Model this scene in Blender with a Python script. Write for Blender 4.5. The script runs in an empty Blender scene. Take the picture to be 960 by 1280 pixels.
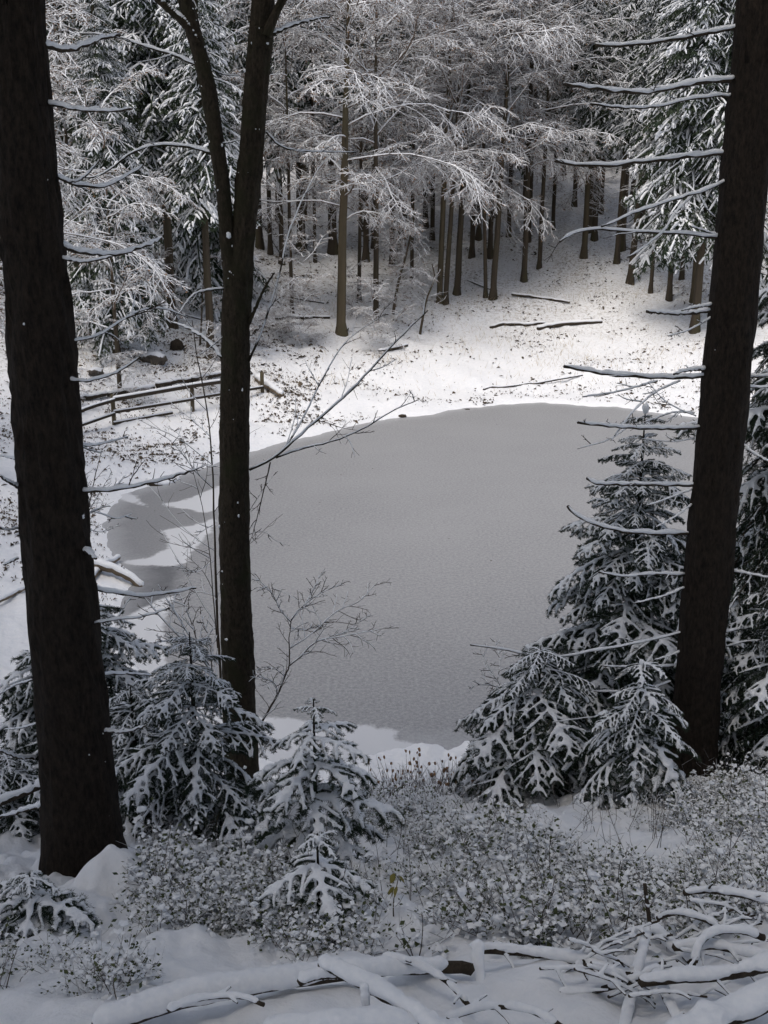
import bpy, math
import numpy as np
from mathutils import Vector, Matrix, Euler

R = math.radians
scene = bpy.context.scene
col = scene.collection

# ------------------------------------------------------------------ camera
F, PITCH, EYE = 1350.0, R(16.0), 8.0
cam_d = bpy.data.cameras.new("camera")
cam_d.sensor_fit = 'VERTICAL'; cam_d.sensor_height = 36.0
cam_d.lens = 36.0 * F / 1280.0
cam_d.clip_start = 0.05; cam_d.clip_end = 2000
cam = bpy.data.objects.new("camera", cam_d); col.objects.link(cam)
cam.location = (0, 0, EYE); cam.rotation_euler = (R(90) - PITCH, 0, 0)
scene.camera = cam

# ------------------------------------------------------------------ light
SUN_EL, SUN_AZ = R(64), R(212)          # azimuth from +Y towards +X
world = bpy.data.worlds.new("World"); scene.world = world; world.use_nodes = True
wn = world.node_tree; wn.nodes.clear()
sky = wn.nodes.new("ShaderNodeTexSky"); sky.sky_type = 'NISHITA'; sky.sun_disc = False
sky.sun_elevation = SUN_EL; sky.sun_rotation = SUN_AZ; sky.dust_density = 4.0; sky.air_density = 1.0
hs = wn.nodes.new("ShaderNodeHueSaturation"); hs.inputs['Saturation'].default_value = 0.72
bg = wn.nodes.new("ShaderNodeBackground"); bg.inputs['Strength'].default_value = 0.15
wo = wn.nodes.new("ShaderNodeOutputWorld")
wn.links.new(sky.outputs[0], hs.inputs['Color']); wn.links.new(hs.outputs[0], bg.inputs['Color'])
wn.links.new(bg.outputs[0], wo.inputs['Surface'])
sd = bpy.data.lights.new("sun", 'SUN'); sd.energy = 1.35; sd.angle = R(30); sd.color = (1.0, 0.93, 0.83)
sun = bpy.data.objects.new("sun", sd); col.objects.link(sun)
sun_dir = Vector((math.sin(SUN_AZ) * math.cos(SUN_EL), math.cos(SUN_AZ) * math.cos(SUN_EL), math.sin(SUN_EL)))
sun.rotation_euler = sun_dir.to_track_quat('Z', 'Y').to_euler()
sun.location = (0, 60, 60)
vs = scene.view_settings
vs.view_transform = 'Standard'; vs.look = 'None'; vs.gamma = 1.0; vs.exposure = 0.08
scene.cycles.max_bounces = 6; scene.cycles.diffuse_bounces = 3; scene.cycles.glossy_bounces = 2
scene.cycles.transparent_max_bounces = 4

# ------------------------------------------------------------------ projection helpers
cp, sp = math.cos(PITCH), math.sin(PITCH)
def ray(px, py):
    dx, dy = (px - 480.0) / F, (640.0 - py) / F
    return np.array([dx, cp + dy * sp, -sp + dy * cp])
def at(px, py, depth):
    return np.array([0, 0, EYE]) + ray(px, py) * depth
def on_plane(px, py, z=0.0):
    r = ray(px, py); t = (z - EYE) / r[2]
    return np.array([0, 0, EYE]) + r * t
def z_at(py, D):
    return EYE - D * math.tan(PITCH + math.atan((py - 640.0) / F))
def x_at(px, D, z):
    return (px - 480.0) / F * (D * cp + (EYE - z) * sp)

# ------------------------------------------------------------------ numpy noise
def _h2(ix, iy, seed):
    n = (ix.astype(np.int64) * 374761393 + iy.astype(np.int64) * 668265263 + seed * 974634777) & 0x7fffffff
    n = ((n ^ (n >> 13)) * 1274126177) & 0x7fffffff
    n = n ^ (n >> 16)
    return (n & 0xffff) / 65535.0
def vnoise(x, y, seed=0):
    ix, iy = np.floor(x), np.floor(y); fx, fy = x - ix, y - iy
    fx = fx * fx * (3 - 2 * fx); fy = fy * fy * (3 - 2 * fy)
    a = _h2(ix, iy, seed); b = _h2(ix + 1, iy, seed); c = _h2(ix, iy + 1, seed); d = _h2(ix + 1, iy + 1, seed)
    return (a * (1 - fx) + b * fx) * (1 - fy) + (c * (1 - fx) + d * fx) * fy - 0.5
def fbm(x, y, oct=4, seed=0):
    s = 0; a = 1.0
    for i in range(oct):
        s = s + a * vnoise(x * 2 ** i + 17.3 * i, y * 2 ** i - 9.1 * i, seed + i); a *= 0.5
    return s
def sstep(x, a, b):
    t = np.clip((x - a) / (b - a), 0, 1); return t * t * (3 - 2 * t)

# ------------------------------------------------------------------ pond outline and terrain
POND_PX = [(131,655),(137,636),(152,622),(172,612),(205,603),(240,590),(262,583),(300,570),(345,556),(395,544),(440,533),
    (485,524),(520,521),(545,518),(560,513),(600,509),(640,505),(690,504),(730,508),(770,509),(815,516),(860,521),(900,527),
    (950,540),(1000,566),(1040,620),(1070,680),(1080,740),(1060,800),(1000,850),(900,890),(800,912),(700,926),(640,932),
    (600,929),(560,933),(520,931),(480,939),(440,950),(380,957),(320,947),(260,925),(210,890),(180,850),(160,810),(148,775),
    (158,742),(170,722),(150,706),(141,690),(135,672)]
def closed_curve(P, m=5):
    P = np.asarray(P, float); n = len(P); out = []
    for i in range(n):
        p0, p1, p2, p3 = P[i - 1], P[i], P[(i + 1) % n], P[(i + 2) % n]
        for k in range(m):
            t = k / m; out.append(.5 * (2 * p1 + (p2 - p0) * t + (2 * p0 - 5 * p1 + 4 * p2 - p3) * t * t + (3 * p1 - p0 - 3 * p2 + p3) * t ** 3))
    return np.array(out)
def resample_poly(P, step, jitter, seed):
    P = closed_curve(P, 4)
    out = []; rng = np.random.default_rng(seed)
    n = len(P)
    for i in range(n):
        a, b = P[i], P[(i + 1) % n]
        k = max(1, int(np.linalg.norm(b - a) / step))
        nrm = np.array([-(b - a)[1], (b - a)[0]]) / (np.linalg.norm(b - a) + 1e-9)
        for j in range(k):
            out.append(a + (b - a) * j / k + nrm * rng.normal() * jitter)
    return np.array(out)
POND = resample_poly(np.array([on_plane(*p)[:2] for p in POND_PX]), 0.7, 0.05, 3)
def pond_sd(x, y): return poly_sd(POND, x, y)
def poly_sd(POND, x, y):
    x = np.asarray(x, float).ravel(); y = np.asarray(y, float).ravel()
    best = np.full(x.shape, 1e18); inside = np.zeros(x.shape, bool)
    n = len(POND)
    for i in range(n):
        ax, ay = POND[i]; bx, by = POND[(i + 1) % n]
        ex, ey = bx - ax, by - ay
        t = np.clip(((x - ax) * ex + (y - ay) * ey) / (ex * ex + ey * ey), 0, 1)
        d = (x - ax - ex * t) ** 2 + (y - ay - ey * t) ** 2
        best = np.minimum(best, d)
        c = ((ay > y) != (by > y)) & (x < (bx - ax) * (y - ay) / (by - ay + 1e-12) + ax)
        inside ^= c
    s = np.sqrt(best); return np.where(inside, -s, s)
def H(x, y):
    shp = np.shape(x); x = np.asarray(x, float).ravel(); y = np.asarray(y, float).ravel()
    s = pond_sd(x, y)
    gn = np.interp(s, [0, .3, 1.0, 2, 5.2, 8.5, 12, 14.5, 20, 40, 400], [0, .10, .22, .65, 2.45, 3.95, 5.65, 6.4, 7.2, 9, 20])
    gf = np.interp(s, [0, .4, 3, 12, 20, 30, 60, 100, 160, 500], [0, .13, .38, 1.75, 3.7, 6.4, 15, 27, 45, 95])
    w = sstep(y, 12, 24)
    h = gn * (1 - w) + gf * w
    h += sstep(s, 2, 14) * w * np.clip(-x - 4, 0, 12) * 0.07
    amp = sstep(s, 0.1, 2.0)
    h += amp * (fbm(x * .35, y * .35, 3, 5) * .30 * (0.4 + w) + fbm(x * 1.6, y * 1.6, 3, 9) * .10)
    h += sstep(s, 0.0, .6) * fbm(x * 3.1, y * 3.1, 3, 14) * .09
    h += sstep(s, 0.0, .4) * fbm(x * 9, y * 9, 2, 24) * (.02 + .055 * (1 - w) * sstep(y, 3.4, 4.4)) + (1 - w) * sstep(y, 3.6, 4.6) * np.abs(fbm(x * 5, y * 5, 3, 51)) * .09
    for (mx, my, r, a) in MOUNDS:
        h += a * np.exp(-(((x - mx) / r) ** 2 + ((y - my) / r) ** 2))
    h = np.where(s < 0, np.maximum(-0.6, s * 0.8) , h)
    return h.reshape(shp)
MOUNDS = []
def Hs(x, y): return float(H(np.array([x]), np.array([y]))[0])
def ground_at(px, py, tmax=300):
    r = ray(px, py); t = np.geomspace(1.2, tmax, 2600)
    X, Y, Z = r[0] * t, r[1] * t, EYE + r[2] * t
    h = H(X, Y); k = np.argmax(Z < h)
    if k == 0: k = len(t) - 1
    return np.array([X[k], Y[k], h[k]])
def foot(px, D):
    z = 3.0
    for _ in range(12): z = Hs(x_at(px, D, z), D)
    return np.array([x_at(px, D, z), D, z])
_f = foot(150, 5.4); MOUNDS.append((_f[0] + .02, _f[1] - .1, 0.20, 0.27)); _f = foot(868, 8.4); MOUNDS.append((_f[0] + .1, _f[1], .35, .12))
for _px, _D, _r, _a in ((40, 4.9, .5, .05), (230, 3.2, .22, .07), (340, 3.25, .22, .08), (450, 3.3, .22, .08), (540, 3.4, .2, .07), (640, 3.3, .25, .05), (330, 2.8, .2, .07), (480, 2.85, .2, .06), (700, 3.7, .25, .07),
        (860, 3.3, .25, .06), (930, 2.9, .2, .06), (100, 3.2, .3, .06), (600, 4.1, .35, .07), (420, 3.7, .25, .05)):
    _f = foot(_px, _D); MOUNDS.append((_f[0], _f[1], _r, _a))

# ------------------------------------------------------------------ mesh helpers
def build(name, parts, mats, parent=None, smooth=True, link=True):
    """parts: list of (V, F, material index); one mesh object"""
    V = np.concatenate([p[0] for p in parts]).astype(np.float32)
    idx, cnt, mi, off = [], [], [], 0
    for v, f, m in parts:
        f = np.asarray(f)
        idx.append((f + off).ravel()); cnt.append(np.full(len(f), f.shape[1])); mi.append(np.full(len(f), m)); off += len(v)
    idx = np.concatenate(idx).astype(np.int32); cnt = np.concatenate(cnt).astype(np.int32); mi = np.concatenate(mi).astype(np.int32)
    me = bpy.data.meshes.new(name)
    me.vertices.add(len(V)); me.vertices.foreach_set("co", V.ravel())
    me.loops.add(len(idx)); me.loops.foreach_set("vertex_index", idx)
    st = np.concatenate([[0], np.cumsum(cnt)[:-1]]).astype(np.int32)
    me.polygons.add(len(cnt)); me.polygons.foreach_set("loop_start", st)
    try: me.polygons.foreach_set("loop_total", cnt)
    except Exception: pass
    me.polygons.foreach_set("material_index", mi)
    me.polygons.foreach_set("use_smooth", np.full(len(cnt), smooth))
    for m in mats: me.materials.append(m)
    me.update(calc_edges=True); me.validate()
    if not link: return me
    return put(name, me, parent)
def put(name, me, parent=None, loc=(0, 0, 0), rot=(0, 0, 0), scale=(1, 1, 1)):
    o = bpy.data.objects.new(name, me); col.objects.link(o)
    o.location = loc; o.rotation_euler = rot; o.scale = scale
    if parent is not None: o.parent = parent
    return o
def thing(name, label, cat, loc=(0, 0, 0), group=None, rot=(0, 0, 0)):
    o = bpy.data.objects.new(name, None); col.objects.link(o); o.empty_display_size = .2
    o.location = loc; o.rotation_euler = rot; o['label'] = label; o['category'] = cat
    if group: o['group'] = group
    return o
def tag(o, label, cat, group=None):
    o['label'] = label; o['category'] = cat
    if group: o['group'] = group
    return o
def norm(a): return a / (np.linalg.norm(a, axis=-1, keepdims=True) + 1e-12)
def tubes(P, Rd, sides=6, flat=1.0, lift=0.0, cap=True):
    """P (N,K,3), Rd (N,K) -> verts, quads. flat squashes the section vertically, lift raises it by lift*radius"""
    P = np.asarray(P, float); Rd = np.asarray(Rd, float)
    if P.ndim == 2: P = P[None]; Rd = Rd[None]
    if lift: P = P.copy(); P[..., 2] += Rd * lift
    if cap:
        t0 = norm(P[:, :1] - P[:, 1:2]); t1 = norm(P[:, -1:] - P[:, -2:-1])
        P = np.concatenate([P[:, :1] + t0 * Rd[:, :1, None] * .5, P, P[:, -1:] + t1 * Rd[:, -1:, None] * .5], 1)
        Rd = np.concatenate([Rd[:, :1] * .05, Rd, Rd[:, -1:] * .05], 1)
    N, K, _ = P.shape
    T = norm(np.gradient(P, axis=1))
    m = norm(T.mean(1))
    ref = np.where(np.abs(m[:, 2:3]) > .85, np.array([[0., 1., 0.]]), np.array([[0., 0., 1.]]))[:, None, :]
    A = norm(np.cross(T, np.broadcast_to(ref, T.shape))); B = norm(np.cross(A, T))
    a = np.arange(sides) * 2 * np.pi / sides
    V = P[:, :, None, :] + Rd[:, :, None, None] * (np.cos(a)[None, None, :, None] * A[:, :, None, :] + flat * np.sin(a)[None, None, :, None] * B[:, :, None, :])
    V = V.reshape(-1, 3)
    n = np.arange(N)[:, None, None] * K * sides; k = np.arange(K - 1)[None, :, None] * sides; s = np.arange(sides)[None, None, :]
    s2 = (s + 1) % sides
    F_ = np.stack([n + k + s, n + k + s2, n + k + sides + s2, n + k + sides + s], -1).reshape(-1, 4)
    return V, F_
def smooth_line(pts, n):
    pts = np.asarray(pts, float)
    if len(pts) == 2: 
        t = np.linspace(0, 1, n)[:, None]; return pts[0] * (1 - t) + pts[1] * t
    d = np.concatenate([[0], np.cumsum(np.linalg.norm(np.diff(pts, axis=0), axis=1))])
    u = np.linspace(0, d[-1], n)
    P = np.concatenate([[2 * pts[0] - pts[1]], pts, [2 * pts[-1] - pts[-2]]])
    out = []
    for x in u:
        i = min(max(np.searchsorted(d, x) - 1, 0), len(pts) - 2)
        t = (x - d[i]) / (d[i + 1] - d[i] + 1e-9); p0, p1, p2, p3 = P[i:i + 4]
        out.append(.5 * ((2 * p1) + (-p0 + p2) * t + (2 * p0 - 5 * p1 + 4 * p2 - p3) * t ** 2 + (-p0 + 3 * p1 - 3 * p2 + p3) * t ** 3))
    return np.array(out)
def grow(start, d, length, K, rng, wig=.12, bend=(0, 0, 0)):
    N = len(start); P = np.zeros((N, K, 3)); P[:, 0] = start; d = norm(d); step = (length / (K - 1))[:, None]
    for k in range(1, K):
        d = norm(d + np.asarray(bend) / (K - 1) + rng.normal(0, wig, (N, 3))); P[:, k] = P[:, k - 1] + d * step
    return P
def spawn(P, lens, n, t0, t1, ratio, ang, rng, K=4, wig=.12, bend=(0, 0, 0), vert=.25, taper=.75):
    """n children on every parent polyline, mostly in the horizontal plane"""
    N, KP, _ = P.shape
    t = (t0 + (t1 - t0) * (np.arange(n)[None, :] + rng.random((N, n))) / n)
    f = t * (KP - 1); i = np.minimum(f.astype(int), KP - 2); fr = (f - i)[..., None]
    r = np.arange(N)[:, None]
    S = P[r, i] * (1 - fr) + P[r, i + 1] * fr; T = norm(P[r, i + 1] - P[r, i])
    side = np.where((np.arange(n)[None, :] + rng.integers(0, 2, (N, 1))) % 2 == 0, 1.0, -1.0)
    h = norm(np.cross(T, np.array([0, 0, 1.0])) + rng.normal(0, .05, T.shape)) * side[..., None]
    v = norm(np.cross(h, T)); v = v * np.sign(v[..., 2:3] + 1e-9)
    a = ang * (0.75 + .5 * rng.random((N, n)))[..., None]
    D = T * np.cos(a) + h * np.sin(a) + v * rng.normal(0, vert, (N, n, 1))
    L = lens[:, None] * ratio * (1 - taper * t) * (.7 + .6 * rng.random((N, n)))
    L = L.ravel(); C = grow(S.reshape(-1, 3), D.reshape(-1, 3), L, K, rng, wig, bend)
    return C, L
def radii(N, K, r0, r1):
    return np.ones((N, 1)) * np.linspace(r0, r1, K)[None, :]
def needles(P, L, dens, nl, nw, rng, down=.2, fwd=.55):
    """single-triangle needles along polylines"""
    N, K, _ = P.shape
    c = np.maximum(2, (L * dens).astype(int)); own = np.repeat(np.arange(N), c); M = len(own)
    f = rng.random(M) * (K - 1); i = np.minimum(f.astype(int), K - 2); fr = (f - i)[:, None]
    S = P[own, i] * (1 - fr) + P[own, i + 1] * fr; T = norm(P[own, i + 1] - P[own, i])
    rd = rng.normal(0, 1, (M, 3)); rd -= (rd * T).sum(1, keepdims=True) * T; rd = norm(rd)
    D = norm(T * fwd + rd + np.array([0, 0, -down])); W = norm(np.cross(D, rng.normal(0, 1, (M, 3)))) * nw * .5
    ln = nl * (.7 + .6 * rng.random((M, 1)))
    V = np.stack([S - W, S + W, S + D * ln], 1).reshape(-1, 3)
    return V, np.arange(M * 3).reshape(-1, 3)
_t = (1 + 5 ** .5) / 2
ICO_V = norm(np.array([(-1,_t,0),(1,_t,0),(-1,-_t,0),(1,-_t,0),(0,-1,_t),(0,1,_t),(0,-1,-_t),(0,1,-_t),(_t,0,-1),(_t,0,1),(-_t,0,-1),(-_t,0,1)], float))
ICO_F = np.array([(0,11,5),(0,5,1),(0,1,7),(0,7,10),(0,10,11),(1,5,9),(5,11,4),(11,10,2),(10,7,6),(7,1,8),(3,9,4),(3,4,2),(3,2,6),(3,6,8),(3,8,9),(4,9,5),(2,4,11),(6,2,10),(8,6,7),(9,8,1)])
def subdiv(V, Fc):
    V = list(map(tuple, V)); cache = {}; out = []
    def mid(a, b):
        k = (min(a, b), max(a, b))
        if k not in cache:
            m = np.array(V[a]) + np.array(V[b]); V.append(tuple(m / np.linalg.norm(m))); cache[k] = len(V) - 1
        return cache[k]
    for a, b, c in Fc:
        ab, bc, ca = mid(a, b), mid(b, c), mid(c, a); out += [(a, ab, ca), (b, bc, ab), (c, ca, bc), (ab, bc, ca)]
    return np.array(V), np.array(out)
ICO1_V, ICO1_F = subdiv(ICO_V, ICO_F); ICO2_V, ICO2_F = subdiv(ICO1_V, ICO1_F)
def blobs(C, S, rng, lod=0, jit=.18):
    """ellipsoids at C (N,3) with radii S (N,3)"""
    BV, BF = [(ICO_V, ICO_F), (ICO1_V, ICO1_F), (ICO2_V, ICO2_F)][lod]
    N = len(C); V = BV[None] * (1 + rng.normal(0, jit, (N, len(BV), 1))) * S[:, None, :] + C[:, None, :]
    Fc = BF[None] + (np.arange(N) * len(BV))[:, None, None]
    return V.reshape(-1, 3), Fc.reshape(-1, 3)
def place(V, loc, yaw, pitch, s, roll=0.0):
    M = np.array(Euler((roll, pitch, yaw), 'XYZ').to_matrix()); return (V * s) @ M.T + loc
def remesh(parts, voxel, smooth_it=6, name="snow", shrink=None):
    """fuse overlapping closed tubes into one soft body"""
    me = build(name, parts, [], link=False)
    o = bpy.data.objects.new("tmp", me); col.objects.link(o)
    m = o.modifiers.new("r", 'REMESH'); m.mode = 'VOXEL'; m.voxel_size = voxel; m.use_smooth_shade = True
    if smooth_it:
        s = o.modifiers.new("s", 'SMOOTH'); s.factor = .5; s.iterations = smooth_it
    dg = bpy.context.evaluated_depsgraph_get(); ev = o.evaluated_get(dg); em = ev.to_mesh()
    n = len(em.vertices); V = np.empty(n * 3, np.float32); em.vertices.foreach_get("co", V)
    em.calc_loop_triangles(); T = np.empty(len(em.loop_triangles) * 3, np.int32); em.loop_triangles.foreach_get("vertices", T)
    ev.to_mesh_clear(); bpy.data.objects.remove(o); bpy.data.meshes.remove(me)
    return V.reshape(-1, 3).astype(float), T.reshape(-1, 3)

# ------------------------------------------------------------------ materials
def mat(name, rough=.8, spec=.3):
    m = bpy.data.materials.new(name); m.use_nodes = True; nt = m.node_tree
    b = nt.nodes["Principled BSDF"]; b.inputs['Roughness'].default_value = rough
    b.inputs['Specular IOR Level'].default_value = spec
    return m, nt, b
def N(nt, kind, **kw):
    n = nt.nodes.new(kind)
    for k, v in kw.items():
        if k in n.inputs: n.inputs[k].default_value = v
        else: setattr(n, k, v)
    return n
def noise_fac(nt, scale, detail=4, rough=.55, lo=.35, hi=.65, coord='Object', stretch=None):
    tc = N(nt, "ShaderNodeTexCoord") if coord != 'World' else N(nt, "ShaderNodeNewGeometry")
    out = tc.outputs['Position'] if coord == 'World' else tc.outputs[coord]
    if stretch:
        mp = N(nt, "ShaderNodeMapping"); mp.inputs['Scale'].default_value = stretch; nt.links.new(out, mp.inputs[0]); out = mp.outputs[0]
    n = N(nt, "ShaderNodeTexNoise", Scale=scale, Detail=detail, Roughness=rough); nt.links.new(out, n.inputs['Vector'])
    mr = N(nt, "ShaderNodeMapRange"); mr.inputs['From Min'].default_value = lo; mr.inputs['From Max'].default_value = hi
    nt.links.new(n.outputs[0], mr.inputs[0]); return mr.outputs[0], n.outputs[0]
def mix(nt, fac, a, b):
    m = N(nt, "ShaderNodeMix", data_type='RGBA')
    for s, v in ((6, a), (7, b)):
        if isinstance(v, tuple): m.inputs[s].default_value = (*v, 1)
        else: nt.links.new(v, m.inputs[s])
    if isinstance(fac, float): m.inputs[0].default_value = fac
    else: nt.links.new(fac, m.inputs[0])
    return m.outputs[2]
def bump(nt, b, h, strength=.3, dist=.02):
    bp = N(nt, "ShaderNodeBump", Strength=strength, Distance=dist); nt.links.new(h, bp.inputs['Height']); nt.links.new(bp.outputs[0], b.inputs['Normal'])
def math_(nt, op, a, b=0.0, clamp=False):
    m = N(nt, "ShaderNodeMath", operation=op); m.use_clamp = clamp
    for i, v in enumerate((a, b)):
        if isinstance(v, (int, float)): m.inputs[i].default_value = v
        else: nt.links.new(v, m.inputs[i])
    return m.outputs[0]
SNOW = (.80, .82, .85)
def m_snow():
    m, nt, b = mat("snow", .75, .25)
    f, h = noise_fac(nt, 40, 5); c = mix(nt, f, (.76, .785, .82), (.83, .845, .865)); nt.links.new(c, b.inputs['Base Color'])
    bump(nt, b, h, .25, .012); return m
def m_ground():
    m, nt, b = mat("ground_snow", .8, .2)
    f, h = noise_fac(nt, 9, 6, coord='World'); c = mix(nt, f, (.77, .79, .82), (.84, .85, .865))
    # leaf litter and soil showing through thin snow under the trees
    f2, h2 = noise_fac(nt, 5.5, 8, .85, .50, .60, coord='World')
    f3, _ = noise_fac(nt, .25, 2, .5, .30, .62, coord='World')
    g = N(nt, "ShaderNodeNewGeometry"); sx = N(nt, "ShaderNodeSeparateXYZ"); nt.links.new(g.outputs['Position'], sx.inputs[0])
    zz = N(nt, "ShaderNodeMapRange"); zz.inputs['From Min'].default_value = .7; zz.inputs['From Max'].default_value = 2.8; nt.links.new(sx.outputs[2], zz.inputs[0])
    yy = N(nt, "ShaderNodeMapRange"); yy.inputs['From Min'].default_value = 22; yy.inputs['From Max'].default_value = 34; nt.links.new(sx.outputs[1], yy.inputs[0])
    deep = N(nt, "ShaderNodeMapRange"); deep.inputs['From Min'].default_value = 64; deep.inputs['From Max'].default_value = 80; deep.inputs['To Max'].default_value = .30; nt.links.new(sx.outputs[1], deep.inputs[0])
    k = math_(nt, 'MULTIPLY', math_(nt, 'MULTIPLY', zz.outputs[0], yy.outputs[0]), math_(nt, 'MULTIPLY', f2, math_(nt, 'ADD', math_(nt, 'MULTIPLY', f3, .7), .3)), True); k = math_(nt, 'MAXIMUM', k, math_(nt, 'MULTIPLY', deep.outputs[0], math_(nt, 'ADD', f2, .55)), True)
    fc, _ = noise_fac(nt, 1.1, 3, coord='World'); brown = mix(nt, fc, (.10, .075, .05), (.26, .20, .13))
    c = mix(nt, k, c, brown); nt.links.new(c, b.inputs['Base Color'])
    hh = N(nt, "ShaderNodeTexNoise", Scale=28, Detail=6); nt.links.new(g.outputs['Position'], hh.inputs['Vector'])
    bump(nt, b, math_(nt, 'ADD', h, math_(nt, 'MULTIPLY', hh.outputs[0], .5)), .35, .05); return m
def m_ice():
    m, nt, b = mat("ice", .5, .3)
    f, _ = noise_fac(nt, .30, 5, .65, .3, .7, 'World'); f2, h = noise_fac(nt, 15, 5, .8, .40, .60, 'World')
    c = mix(nt, f, (.235, .24, .25), (.30, .305, .315)); c = mix(nt, f2, c, (.42, .425, .435))
    f4, _ = noise_fac(nt, 60, 2, .6, .45, .62, 'World'); c = mix(nt, math_(nt, 'MULTIPLY', f4, .55), c, (.13, .135, .145))
    n1, _ = noise_fac(nt, 2.2, 6, .7, 0, 1, 'World'); n1 = math_(nt, 'SUBTRACT', n1, .5)
    def patch(attr, width, soft, c, colr, amt=1.0):
        a = N(nt, "ShaderNodeAttribute", attribute_name=attr)
        v = math_(nt, 'ADD', a.outputs['Fac'], math_(nt, 'MULTIPLY', n1, width))
        mr = N(nt, "ShaderNodeMapRange"); mr.inputs['From Min'].default_value = -soft; mr.inputs['From Max'].default_value = soft; mr.inputs['To Max'].default_value = amt
        nt.links.new(v, mr.inputs[0]); return mix(nt, mr.outputs[0], c, colr)
    c = patch("lobe", .5, .25, c, (.20, .205, .215), .5); c = patch("thin", .9, .22, c, (.10, .105, .115), .75)
    c = patch("rim", .9, .30, c, (.46, .47, .49), .5)
    c = patch("snow", .55, .05, c, (.62, .635, .66))
    nt.links.new(c, b.inputs['Base Color']); bump(nt, b, h, .25, .01); return m
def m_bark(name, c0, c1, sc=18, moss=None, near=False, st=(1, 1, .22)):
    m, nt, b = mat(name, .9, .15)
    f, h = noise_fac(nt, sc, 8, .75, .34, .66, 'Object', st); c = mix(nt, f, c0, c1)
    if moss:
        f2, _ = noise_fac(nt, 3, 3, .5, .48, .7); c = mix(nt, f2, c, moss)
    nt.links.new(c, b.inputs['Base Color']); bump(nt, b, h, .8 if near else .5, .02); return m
def m_twig(name, c0, c1, lo=.05, hi=.45, sc=6):
    """snow lying on whatever faces up, bark below"""
    m, nt, b = mat(name, .85, .2)
    g = N(nt, "ShaderNodeNewGeometry"); sx = N(nt, "ShaderNodeSeparateXYZ"); nt.links.new(g.outputs['Normal'], sx.inputs[0])
    f, _ = noise_fac(nt, sc, 3, .6, 0, 1, 'World')
    k = math_(nt, 'ADD', sx.outputs[2], math_(nt, 'MULTIPLY', math_(nt, 'SUBTRACT', f, .5), 1.1))
    mr = N(nt, "ShaderNodeMapRange"); mr.inputs['From Min'].default_value = lo; mr.inputs['From Max'].default_value = hi; nt.links.new(k, mr.inputs[0])
    f2, _ = noise_fac(nt, 3, 3, .5, .3, .7, 'World'); c = mix(nt, f2, c0, c1)
    nt.links.new(mix(nt, mr.outputs[0], c, SNOW), b.inputs['Base Color']); return m
def m_flat(name, c0, c1, sc=4, rough=.8, coord='Object'):
    m, nt, b = mat(name, rough, .2); f, _ = noise_fac(nt, sc, 3, .5, .3, .7, coord)
    nt.links.new(mix(nt, f, c0, c1), b.inputs['Base Color']); return m
MS = m_snow(); MG = m_ground(); MI = m_ice()
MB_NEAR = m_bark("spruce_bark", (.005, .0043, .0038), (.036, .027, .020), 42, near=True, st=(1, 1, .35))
MB_MID = m_bark("rough_bark", (.010, .0085, .0062), (.055, .043, .029), 40, (.026, .026, .013), near=True, st=(1, 1, .4))
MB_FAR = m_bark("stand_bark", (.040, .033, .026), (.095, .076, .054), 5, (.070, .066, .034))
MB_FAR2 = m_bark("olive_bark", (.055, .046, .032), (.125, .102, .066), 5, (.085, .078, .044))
MB_BR = m_bark("branch_bark", (.022, .018, .014), (.07, .055, .04), 30)
M_NEED = m_flat("needles", (.016, .028, .018), (.045, .065, .040), 5)
M_NEEDF = m_flat("far_needles", (.020, .034, .020), (.055, .07, .042), 1)
M_TW = m_twig("snowy_beech_twig", (.085, .06, .042), (.17, .12, .085), -.55, -.05)
M_TWD = m_twig("snowy_dark_twig", (.035, .027, .02), (.09, .07, .05), .25, .6, 14)
M_WOOD = m_twig("weathered_wood", (.09, .07, .05), (.2, .155, .105), .2, .5, 3)
M_LEAF = m_flat("dead_leaf", (.10, .055, .03), (.34, .21, .12), 2, coord='Object')
M_DARK = m_flat("wet_litter", (.03, .024, .018), (.13, .10, .07), 2)
M_GRASS = m_flat("straw", (.30, .24, .15), (.50, .42, .29), 1)
M_BERRY = m_flat("shrub_leaf", (.030, .045, .022), (.10, .115, .05), 9)
M_YEL = m_flat("yellow_leaf", (.12, .12, .03), (.24, .20, .06), 20)
M_ICED = m_flat("thin_ice", (.10, .105, .115), (.17, .175, .185), 3, .3)
M_SICE = m_flat("snow_on_ice", (.50, .52, .55), (.60, .62, .65), 3, .7)
M_ROCK = m_twig("snowy_rock", (.05, .045, .04), (.13, .11, .09), .35, .55, 5)

# ------------------------------------------------------------------ the ground and the pond
def make_ground():
    a_in = np.linspace(R(-26), R(26), 331); a_out = np.linspace(R(27), R(333), 60)[1:-1]
    ang = np.concatenate([a_in, a_out]); rad = np.concatenate([[0.02, .6], np.geomspace(1.5, 60, 390), np.geomspace(60, 900, 90)[1:]])
    A, Q = np.meshgrid(ang, rad, indexing='ij'); X = np.sin(A) * Q; Y = np.cos(A) * Q
    Z = H(X, Y); na, nr = X.shape
    V = np.stack([X, Y, Z], -1).reshape(-1, 3)
    i = np.arange(na)[:, None]; j = np.arange(nr - 1)[None, :]; i2 = (i + 1) % na
    Fq = np.stack([i * nr + j, i * nr + j + 1, i2 * nr + j + 1, i2 * nr + j], -1).reshape(-1, 4)
    o = build("ground", [(V, Fq, 0)], [MG]); o['kind'] = 'structure'; o['label'] = "snow covered forest floor sloping down to the pond"
make_ground()
def px_poly(pts): return closed_curve(np.array([on_plane(*p)[:2] for p in pts]), 4)
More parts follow.
